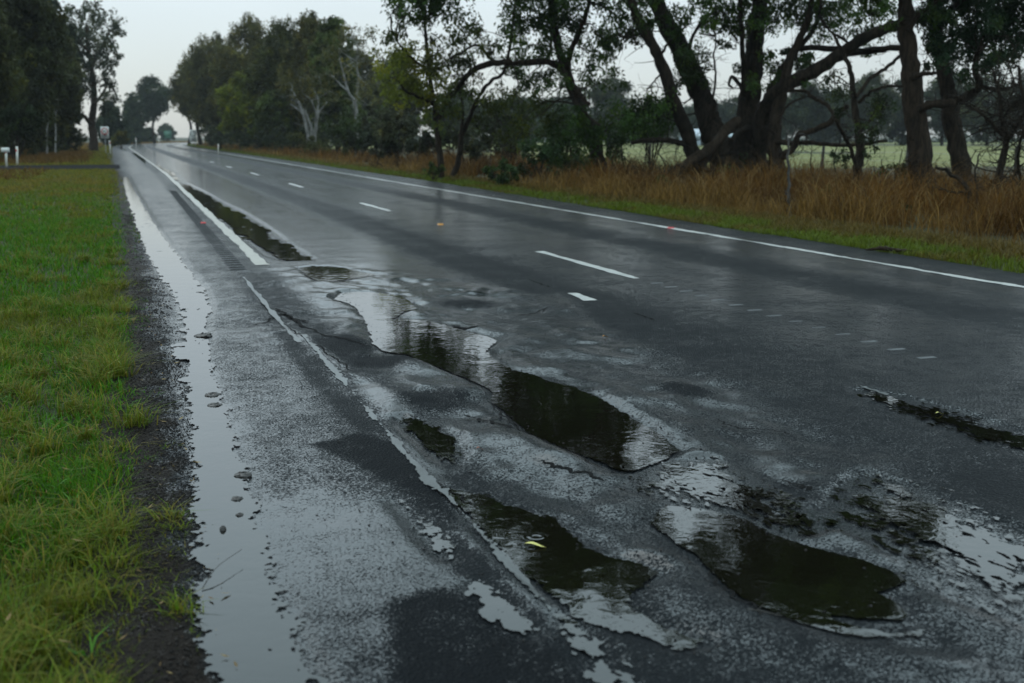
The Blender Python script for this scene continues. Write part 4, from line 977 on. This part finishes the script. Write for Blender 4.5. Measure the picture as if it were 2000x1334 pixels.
t.leaf([(1430, 10, 28), (1460, 25, 26), (1500, 15, 30), (1540, 15, 28), (1575, 25, 28), (1610, 15, 26), (1560, 50, 20), (1515, 45, 20), (1590, 45, 20), (1625, 45, 16), (1575, 110, 18), (1535, 120, 16), (1520, 150, 16), (1560, 130, 14), (1500, 100, 16), (1470, 160, 18), (1480, 110, 16), (1445, 130, 12), (1500, 175, 14), (1420, 85, 12), (1605, 70, 18)], LG, 380, .12, 1)
t.leaf([(1700, 15, 26), (1730, 20, 24), (1660, 10, 20), (1690, 95, 14), (1720, 60, 14)], LG, 320, .12, 1).leaf([(1440, 320, 26), (1470, 330, 24), (1410, 325, 20)], (.036, .060, .016), 380, .11, 1)
t.spray(1420, 1740, -15, 75, 26, LG).spray(1490, 1620, 70, 170, 9, LG, 9, 16).high(1430, 1700, -240, -20, 36, LG, (28, 56)).high(1370, 1700, -680, -420, 60, LG, (30, 60)).high(1690, 1900, -640, -400, 46, LG, (36, 64)).done()
t = Traced('fallen_limb', 'broken grey limb leaning from the trunk down into dry grass', 40.5, M['bark2'], 'fallen branch', None, 1350)
t.limb([(1441, 235), (1428, 248), (1414, 262), (1387, 291), (1356, 313), (1316, 336), (1280, 350), (1240, 358)], 20, 22, -1.5, False, k=9, tw=16, twl=.9, rough=.3).limb([(1340, 322), (1370, 330), (1385, 333), (1400, 330)], 9, 4, -1.5, tw=3).limb([(1290, 345), (1270, 352), (1250, 366)], 8, 3, -1.5, tw=4).limb([(1365, 310), (1372, 330), (1375, 352)], 6, 4, -1)
t.limb([(1380, 300), (1368, 320), (1376, 355)], 24, 26, -.5, False, k=8, rough=.2)
t.done()
t = Traced('forked_tree', 'pale brown low forked tree in the dry grass', 41, M['bark2'], basepx=1520)
t.limb([(1521, 345), (1517, 318), (1512, 287), (1515, 236), (1522, 202), (1532, 162), (1545, 111), (1566, 67), (1582, 20), (1590, -50)], 34, 8, 1, True, k=10, tw=12, twl=.9).limb([(1522, 312), (1532, 302), (1549, 290), (1560, 264), (1586, 256), (1617, 242), (1636, 218), (1656, 207)], 14, 8, -1, tw=8)
t.limb([(1514, 277), (1545, 279), (1578, 279), (1636, 283), (1690, 281), (1732, 275)], 10, 5, -1, tw=10, tdown=.3).limb([(1540, 178), (1570, 178), (1590, 192), (1617, 207), (1632, 234), (1648, 265)], 6, 6, -2, tw=8).limb([(1518, 240), (1540, 205), (1570, 190)], 5, 3, 0, tw=6).limb([(1514, 262), (1500, 250), (1490, 246)], 4, 2, -1, tw=4)
t.done()
t = Traced('scrubby_tree', 'small dark tree with sparse leaf tufts before the paddock', 30, M['bark'], basepx=1673)
t.limb([(1670, 385), (1675, 343), (1679, 296), (1675, 253), (1668, 195), (1664, 156), (1656, 121), (1640, 90), (1629, 70)], 20, 4, 1, True, tw=12, twl=.6).limb([(1674, 330), (1660, 285), (1645, 262), (1632, 234)], 8, 4, -1, tw=10, twl=.5).limb([(1676, 200), (1700, 180), (1730, 170), (1765, 168)], 6, 4, -.5, tw=10, twl=.5).limb([(1678, 260), (1700, 235), (1715, 200)], 6, 3, .5, tw=6, twl=.5).limb([(1672, 190), (1700, 155), (1735, 130), (1758, 110)], 7, 6, 1, tw=5, twl=.4)
t.leaf([(1632, 164, 24), (1640, 185, 18), (1714, 195, 24), (1730, 205, 16), (1687, 235, 22), (1705, 250, 20), (1695, 270, 18), (1650, 215, 14), (1625, 145, 14), (1715, 220, 16), (1640, 300, 12), (1655, 310, 12), (1690, 300, 12)], (.028, .044, .016), 300, .085, .4).done()
t = Traced('straight_gum', 'tall straight brown gum trunk at right', 31, M['bark2'], basepx=1806)
t.limb([(1806, 372), (1800, 343), (1792, 273), (1784, 195), (1779, 136), (1771, 78), (1769, 23), (1767, -40), (1764, -160), (1760, -280), (1757, -400)], 48, 14, 1, True, k=12, tw=4, twl=.8)
t.limb([(1797, 215), (1815, 205), (1845, 203), (1862, 200)], 16, 14, -.5, tw=4).limb([(1786, 150), (1805, 144), (1826, 143)], 12, 5, -1, tw=5).limb([(1772, 60), (1800, 25), (1830, 0), (1860, -60)], 10, 6, 1, tw=8).limb([(1762, -120), (1720, -200), (1690, -280)], 9, 4, 1, tw=6).limb([(1762, -80), (1820, -180), (1850, -300)], 9, 4, -1, tw=6)
t.leaf([(1740, 20, 20), (1755, 50, 14), (1800, 45, 20), (1820, 20, 24)], LG, 300, .10, .8).high(1620, 1760, -560, -40, 40, LG, (30, 62), 300).done()
t = Traced('leafy_gum', 'dark gum with dense overhanging foliage at right edge', 32.5, M['bark'], basepx=1885)
t.limb([(1886, 385), (1882, 335), (1866, 273), (1855, 214), (1851, 175), (1839, 117), (1831, 70), (1823, 0), (1815, -90), (1812, -220)], 40, 13, 1, True, k=11, tw=8, twl=.8)
t.limb([(1862, 200), (1895, 185), (1912, 168), (1905, 130), (1915, 90)], 18, 9, -1, tw=6).limb([(1845, 130), (1825, 105), (1810, 98)], 8, 5, 0, tw=4).limb([(1835, 40), (1880, 0), (1930, -30), (1990, -60)], 10, 6, -1, tw=8).limb([(1912, 168), (1950, 175), (1990, 165)], 8, 4, -1, tw=8)
t.leaf([(1830, 30, 28), (1855, 55, 34), (1890, 30, 36), (1925, 20, 36), (1960, 25, 36), (1995, 20, 34), (1880, 80, 34), (1915, 70, 36), (1950, 70, 36), (1985, 70, 34), (1860, 100, 26), (1830, 120, 18), (1900, 110, 24), (1935, 108, 24), (1970, 105, 24), (1850, 140, 18), (1880, 150, 16), (2010, 60, 34), (2030, 30, 36), (1820, 70, 20), (1865, 15, 30), (1840, 90, 24)], (.020, .042, .018), 620, .10, .9)
t.high(1820, 2140, -200, -10, 40, (.020, .042, .018), (30, 66), 320).done()
t = Traced('bare_sapling', 'thin dark leafless sapling by the leafy gum', 22, M['bark'], 'sapling', None, 1893)
t.limb([(1896, 430), (1893, 400), (1893, 380), (1880, 355), (1850, 335), (1826, 322)], 13, 4, .5, True, tw=8, twl=.4).limb([(1893, 375), (1865, 376), (1835, 370)], 4, 2, .3, tw=4, twl=.3).limb([(1905, 430), (1908, 380), (1905, 330), (1912, 300)], 5, 2, .5, True, tw=8, twl=.3).done()
t = Traced('dead_bush', 'tangle of bare black branches at the right edge', 25, M['bark'], 'dead tree', None, 1950)
t.limb([(1944, 385), (1952, 335), (1965, 280), (1958, 240), (1950, 180), (1940, 140)], 16, 4, .5, True, tw=26, twl=1.1).limb([(1965, 280), (1990, 240), (2010, 190)], 7, 3, -.5, tw=22, twl=.9, tdown=.3).limb([(1960, 265), (1920, 225), (1890, 205), (1870, 200)], 6, 2, -.5, tw=18, twl=.8).limb([(1958, 230), (1985, 200), (2020, 180)], 5, 2, 0, tw=16, twl=.8, tdown=.4).limb([(1990, 420), (1993, 360), (1988, 300), (2000, 250)], 7, 3, -2, True, tw=26, twl=.7).limb([(2030, 380), (2015, 290), (2000, 200), (1990, 130)], 12, 4, 0, True, tw=24, twl=1.0, tdown=.2).done()
t = Traced('bare_sapling', 'lone grey upright stick sapling in front of the forked tree', 22, M['grey'], 'sapling', None, 1542)
t.limb([(1542, 432), (1541, 390), (1541, 340), (1539, 290), (1539, 255)], 6.5, 2.5, .2, True, tw=4, twl=.25).limb([(1540, 275), (1550, 262), (1558, 250)], 2, 1, 0).limb([(1541, 385), (1533, 373)], 2, 1, 0).done()
t = Traced('bare_sapling', 'slender leafless stems between the straight gum and the verge', 24, M['bark'], 'sapling', None, 1810)
t.limb([(1811, 432), (1809, 390), (1800, 355), (1790, 330)], 4, 1.5, .3, True, tw=10, twl=.35).limb([(1812, 432), (1816, 395), (1822, 370)], 3, 1.2, 0, True, tw=6, twl=.3).limb([(1717, 400), (1717, 360), (1716, 335)], 4, 2, 3, True, tw=3, twl=.25).done()

# bushes
def bush(label, x, y0, r, Y, tint, n=8, leaf=.10, nl=260, squash=.9, name='shrub'):
    b = at(x, HOR, Y); b[2] = 0; rr = r * pxm(Y); zc = max(.3 * rr, H + (HOR - y0) * pxm(Y))
    o = empty(name, b, label, 'shrub', 'shrubs under the trees'); mb = MB(); cr = Crown()
    for k in range(n):
        v = rng.normal(0, 1, 3); v /= np.linalg.norm(v); c = np.array([0, 0, zc]) + v * rr * (.55 + .6 * rng.random()) * rng.random() ** .3 * np.array([1.15, 1.15, squash]); c[2] = max(c[2], .12)
        cr.clump(c, rr * (.22 + .26 * rng.random()), int(nl * .8), leaf, tint)
        twigs(mb, np.array([c * .99, c]), np.array([.01, .006]), 3, rr * .5, 1, 3)
        mb.tube(wander(np.array([0, 0, -.1]), c, 6, rr * .08), np.linspace(.02 + rr * .012, .008, 6), 5)
    mb.build('branches', M['bark'], o); cr.build(o, .2, .34, 'foliage')
bush('dense dark bush at the foot of the white gum', 610, 290, 36, 92, DG, 12, .16)
bush('tall dark bush right of the white gum', 705, 262, 48, 82, (.024, .038, .010), 20, .17, 320, 1.1)
bush('dark bush under the pale forked gum', 745, 280, 34, 75, (.026, .034, .018), 12, .16)
bush('grey green bush between young gum and wood', 770, 250, 34, 62, GG, 12, .14)
bush('low green bush in dry grass left of centre', 982, 338, 30, 36, (.030, .056, .016), 8, .09)
bush('leafy bush right of the low green bush', 1050, 308, 42, 38, (.026, .050, .016), 12, .10)
bush('spindly bush below the bushy gum', 1120, 318, 32, 40, (.028, .048, .016), 7, .10)
bush('small round green shrub near the paddock fence', 1717, 336, 14, 33, (.028, .058, .016), 5, .07, 140)
bush('lone dark shrub standing in dry grass near the verge', 1757, 408, 24, 22.5, (.020, .036, .012), 6, .065, 160)
bush('ragged shrub left of the straight gum trunk', 1758, 330, 24, 33, (.030, .046, .016), 6, .08, 110)
bush('short dense bush in the dark shade at far left', 25, 245, 46, 70, (.014, .024, .007), 16, .16, 330)
bush('bush below the large left gum', 150, 275, 26, 112, (.028, .036, .010), 10, .18)
bush('young green wattle growing in dry grass before the fallen limb', 1300, 352, 16, 31, (.040, .066, .014), 6, .07, 150)
bush('low weedy shrub at the foot of the slim dark trunk', 845, 330, 18, 40, (.036, .056, .014), 6, .08, 160)
bush('small shrub in dry grass right of the upright stick sapling', 1610, 372, 15, 27, (.034, .054, .014), 5, .06, 140)
bush('olive bush behind the speed sign at left', 235, 266, 14, 150, OG, 8, .2)
UND = [(415, 266, 22, 172), (430, 262, 30, 140), (475, 265, 28, 125), (525, 268, 34, 115), (570, 262, 34, 110), (655, 262, 40, 100), (800, 255, 40, 75), (830, 280, 26, 58), (935, 262, 40, 64), (985, 290, 26, 60), (880, 270, 30, 66), (760, 296, 22, 62)]
UL = ['dark undergrowth bush at the inside of the bend', 'dark undergrowth bush behind the right guide post', 'brushy bush under the yellow green gum', 'shadowy bush left of the white gum stems', 'brush just left of the white gum', 'tall brush right of the white gum stems', 'brush behind the slim dark trunk', 'low brush left of the slim dark trunk', 'grey brush right of the leaning gum', 'low grey brush behind the low green bush', 'brush between the two slim trunks', 'low brush at the edge of dry grass left of the slim trunk']
for (x, y, r, Y), lab in zip(UND, UL): bush(lab, x, y, r, Y, (.022, .030, .014), 12, .17, 240, 1.0)

def brush(label, spots, Y, L, n):
    b = at(spots[0][0], HOR, Y); b[2] = 0; o = empty('dead_brush', b, label, 'dead bush', 'bare brush under the trees'); mb = MB()
    for x, y in spots:
        a = at(x, HOR, Y + rng.normal(0, .6)); a[2] = .12; a[:2] -= b[:2]; z = H + (HOR - y) * pxm(Y)
        e = a + np.array([rng.normal(0, .5), rng.normal(0, .4), z]); Q = spline(np.array([(0, 0, -.05), a * .6, a + (0, 0, .05), (a + e) / 2 + rng.normal(0, .15, 3), e]), 12); R_ = np.linspace(.035, .012, 12); mb.tube(Q, R_, 5, .1); twigs(mb, Q, R_, n, L, 2, 3, .1)
    mb.build('branches', M['bark'], o)
brush('bare dark brush under the horizontal branch of the twin gum', [(1225, 285), (1255, 275), (1280, 290), (1310, 280), (1335, 300)], 41, 1.0, 12)
brush('bare brush at the foot of the bushy gum', [(1085, 300), (1120, 290), (1205, 300)], 42, .9, 10)
brush('bare grey brush between slim trunks and wood', [(735, 230), (775, 210), (810, 240), (840, 250)], 55, 1.4, 14)
brush('bare grey brush right of the leaning gum', [(925, 250), (955, 240), (990, 230), (1015, 260)], 52, 1.3, 14)
brush('bare brush between the forked tree and the scrubby tree', [(1600, 300), (1645, 290)], 33, .7, 9)
brush('bare brush tangle just left of the fallen limb', [(1235, 305), (1262, 312), (1290, 318), (1310, 325)], 39, .9, 14)
brush('bare brush between the spreading gum and forked tree', [(1478, 300), (1495, 285), (1500, 320)], 40, .8, 12)
brush('bare brush standing left of the straight gum', [(1745, 300), (1765, 320), (1725, 330)], 32, .7, 12)
brush('bare brush between the two right trunks', [(1835, 300), (1850, 320), (1828, 330)], 31, .8, 14)
bush('wide leafy bush filling behind the hanging limb', 1110, 235, 56, 50, (.028, .050, .014), 18, .12, 300)
bush('leafy bush left of the twin gum trunks', 1275, 232, 42, 47, (.026, .048, .014), 14, .11, 280)
bush('tall grey green bush behind the leaning gum', 1000, 225, 50, 56, (.040, .050, .026), 16, .13, 260)
bush('grey bush just right of the slim dark trunk', 915, 280, 30, 52, (.040, .048, .026), 10, .12, 200)
# left-hand trees
GL = 'trees along the left verge'
t = Traced('river_gum', 'large gum with thick bare trunk over the left speed sign', 122, M['bark2'], basepx=183, group=GL)
t.limb([(183, 292), (182, 262), (178, 240), (182, 215), (184, 180), (178, 130), (172, 90), (170, 50)], 17, 6, 3, True, k=10, tw=4, twl=2).limb([(178, 243), (165, 228), (150, 222), (138, 215)], 9, 4, -2, tw=3, twl=1.5).limb([(183, 205), (195, 190), (208, 170)], 7, 3, 2, tw=3, twl=1.5).limb([(178, 130), (200, 90), (215, 60)], 6, 3, 0).limb([(174, 100), (140, 70), (120, 45)], 6, 3, 0)
t.leaf([(170, 40, 28), (200, 40, 26), (222, 50, 18), (150, 55, 26), (185, 70, 28), (215, 85, 18), (160, 90, 26), (195, 105, 24), (225, 112, 12), (140, 110, 28), (170, 125, 24), (205, 135, 18), (150, 150, 24), (185, 150, 20), (210, 165, 15), (130, 170, 24), (160, 180, 20), (215, 190, 13), (120, 200, 20), (150, 205, 14), (205, 210, 12), (125, 80, 26), (110, 140, 26), (180, 20, 18), (135, 28, 22)], (.026, .036, .018), 620, .30, 3).done()
left = [(-60, -160, 110, 72, (.034, .040, .010), 'tall dark gum cut by the left edge of the picture'), (20, -120, 105, 84, (.030, .036, .010), 'dense dark gum behind the far left bush'), (80, -8, 72, 98, (.040, .044, .014), 'dark olive gum between the edge gum and the large left gum'), (105, -15, 46, 118, (.030, .044, .024), 'airy crown rising behind the dark olive gum'), (118, 130, 34, 110, (.020, .026, .010), 'shorter dark gum close beside the thick bare trunk')]
for i, (x, yt, hw, Y, tn, lab) in enumerate(left):
    px_tree('verge_gum', lab, 'tree', x, 290, yt, hw, tn, M['bark'], GL, Y=Y, nclump=230 if i < 3 else 90, leaf=.24 + .0005 * Y, nleaf=360, gap=.38 if i < 3 else .42, crown_lo=.03 if i != 3 else .3, seed=90 + i, shape=0 if i < 2 else 1)
t = Traced('pale_sapling', 'pair of thin pale trunks in shadow left of the large gum', 95, M['pale'], 'sapling', None, 92)
t.limb([(92, 292), (91, 265), (93, 235), (90, 205)], 4, 2, 0, True).limb([(108, 292), (109, 260), (108, 232), (112, 205)], 3, 1.5, 1, True).done()
GF = 'distant trees beyond the bend'
far = [(216, 198, 22, 190, 'small hazy gum behind the left speed sign'), (262, 182, 25, 270, 'hazy rounded gum on the left of the far pair'), (302, 153, 40, 285, 'tallest hazy gum at the end of the road'), (368, 136, 26, 255, 'loose crown rising at the left end of the wood'), (244, 240, 12, 240, 'low hazy tree left of the far pair'), (326, 242, 17, 480, 'low tree behind the green direction sign'), (285, 248, 18, 320, 'low hazy scrub tree between the far gums')]
for i, (x, yt, hw, Y, lab) in enumerate(far):
    px_tree('distant_gum', lab, 'tree', x, 280, yt, hw, (.026, .040, .020), M['bark'], GF, Y=Y, nclump=90 if i != 3 else 40, leaf=.5, nleaf=170, gap=.36, crown_lo=(.03, .03, .36, .42, .03, .03, .03)[i], seed=130 + i)
# across the paddock
GP = 'hazy trees across the paddock'
pad = [(1190, 138, 52, 210, 'rounded hazy gum seen above the green bush right of the hanging limb'), (1095, 190, 60, 200, 'hazy grey tree behind the bushy gum'), (1000, 185, 60, 190, 'hazy grey tree behind the leaning gum'), (1275, 215, 50, 230, 'low hazy tree left of the twin trunks'), (1345, 210, 50, 245, 'hazy tree seen between the twin trunks'), (1430, 190, 46, 235, 'hazy tree between twin gum and spreading gum'), (1500, 205, 46, 250, 'hazy tree right of the spreading gum trunk'), (1575, 160, 56, 200, 'broad grey green tree under the long heavy limb'), (1640, 175, 50, 225, 'hazy tree behind the scrubby tree'), (1700, 143, 52, 205, 'tall hazy tree left of the straight gum'), (1760, 150, 46, 215, 'hazy tree right beside the straight trunk'), (1840, 140, 56, 200, 'dense hazy tree between the two right trunks'), (1930, 128, 62, 190, 'dark hazy tree behind the dead bush'), (2020, 130, 62, 190, 'hazy tree cut by the right edge'), (2110, 125, 60, 190, 'hazy tree beyond the right edge of the paddock'), (900, 180, 60, 185, 'hazy grey tree behind the slim trunks'), (1610, 215, 40, 260, 'low tree at the far end of the paddock')]
for i, (x, yt, hw, Y, lab) in enumerate(pad):
    px_tree('paddock_tree', lab, 'tree', x, 285, yt, hw, (.030, .042, .026) if i % 3 else (.036, .046, .024), M['bark'], GP, Y=Y, nclump=100, leaf=.42, nleaf=190, gap=.33, crown_lo=.16 if i % 2 else .06, seed=160 + i)
tag(None or mesh('far_wood', *(lambda V, q, c: (V, [q], M['leaf'], c))(*leaves(np.stack([(lambda x: x)(rng.random(26000) * 700 - 60), 300 + rng.random(26000) * 25, rng.random(26000) ** 1.3 * 9.5], -1), np.full(26000, .9), np.array([.030, .042, .026]) * (.6 + .8 * rng.random(26000))[:, None], .2, .4))), kind='stuff')

# ------------------------------------------------------------------ air
def haze():
    m = bpy.data.materials.new('thin_mist'); m.use_nodes = True; nt = m.node_tree; nt.nodes.clear()
    v = nt.nodes.new('ShaderNodeVolumePrincipled'); o = nt.nodes.new('ShaderNodeOutputMaterial')
    v.inputs['Color'].default_value = (.86, .92, .96, 1); v.inputs['Density'].default_value = HAZE; v.inputs['Anisotropy'].default_value = .0
    nt.links.new(v.outputs[0], o.inputs['Volume'])
    b = MB(); b.box(-700, 900, -120, 900, -1.1, 30); h = b.build('haze', m, smooth=False); tag(h, kind='stuff')
HAZE = .00018
haze()

# ------------------------------------------------------------------ light, sky, camera
SUN_EL, SUN_AZ = math.radians(52), math.radians(-40)
w = bpy.data.worlds.new('World'); SC.world = w; w.use_nodes = True; nt = w.node_tree; nt.nodes.clear(); g = N(nt)
sky = g.n('ShaderNodeTexSky', sky_type='NISHITA'); sky.sun_disc = False; sky.sun_elevation = SUN_EL; sky.sun_rotation = SUN_AZ
bg1 = g.n('ShaderNodeBackground'); g.l(sky.outputs[0], bg1.inputs[0]); bg1.inputs[1].default_value = .03
tc = g.n('ShaderNodeTexCoord'); sx = g.n('ShaderNodeSeparateXYZ'); g.l(tc.outputs['Generated'], sx.inputs[0])
el = g.math('MAXIMUM', sx.outputs[2], 0.0)
cl = g.noise(tc.outputs['Generated'], 1.6, 4, .5)
lum = g.math('ADD', g.math('ADD', g.ramp(el, 0.0, .16, .50, .74, False), g.math('ADD', g.ramp(el, .10, .40, 0, .50), g.ramp(el, .35, .9, 0, .25))), g.math('MULTIPLY', g.math('SUBTRACT', cl, .5), .32))
tint = g.mixc(g.ramp(el, .02, .5), (.90, .99, 1.02), (.76, .985, 1.05))
cc = g.n('ShaderNodeVectorMath', operation='SCALE'); g.l(tint, cc.inputs[0]); g.l(lum, cc.inputs['Scale'])
bg2 = g.n('ShaderNodeBackground'); g.l(cc.outputs[0], bg2.inputs[0]); bg2.inputs[1].default_value = 1.0
ad = g.n('ShaderNodeAddShader'); g.l(bg1.outputs[0], ad.inputs[0]); g.l(bg2.outputs[0], ad.inputs[1])
wo = g.n('ShaderNodeOutputWorld'); g.l(ad.outputs[0], wo.inputs['Surface'])
sl = bpy.data.lights.new('sun', 'SUN'); sl.energy = .5; sl.angle = math.radians(50); sl.color = (1, .97, .92)
so = bpy.data.objects.new('sun', sl); C.objects.link(so)
dirv = Vector((math.sin(SUN_AZ) * math.cos(SUN_EL), math.cos(SUN_AZ) * math.cos(SUN_EL), math.sin(SUN_EL)))
so.rotation_euler = dirv.to_track_quat('Z', 'Y').to_euler()

cd = bpy.data.cameras.new('camera'); co = bpy.data.objects.new('camera', cd); C.objects.link(co); SC.camera = co
cd.sensor_width = 36; cd.lens = F * 36 / 2000; cd.clip_end = 9000; cd.clip_start = .05
co.location = (0, 0, H); co.rotation_euler = (math.pi / 2 - PITCH, 0, 0)
cd.dof.use_dof = True; cd.dof.focus_distance = 7.2; cd.dof.aperture_fstop = 2.6
SC.view_settings.view_transform = 'Standard'; SC.view_settings.look = 'None'; SC.view_settings.exposure = 0; SC.view_settings.gamma = 1
SC.render.engine = 'CYCLES'; cy = SC.cycles
cy.use_denoising = True; cy.max_bounces = 7; cy.transparent_max_bounces = 8; cy.volume_bounces = 0; cy.diffuse_bounces = 2; cy.glossy_bounces = 3
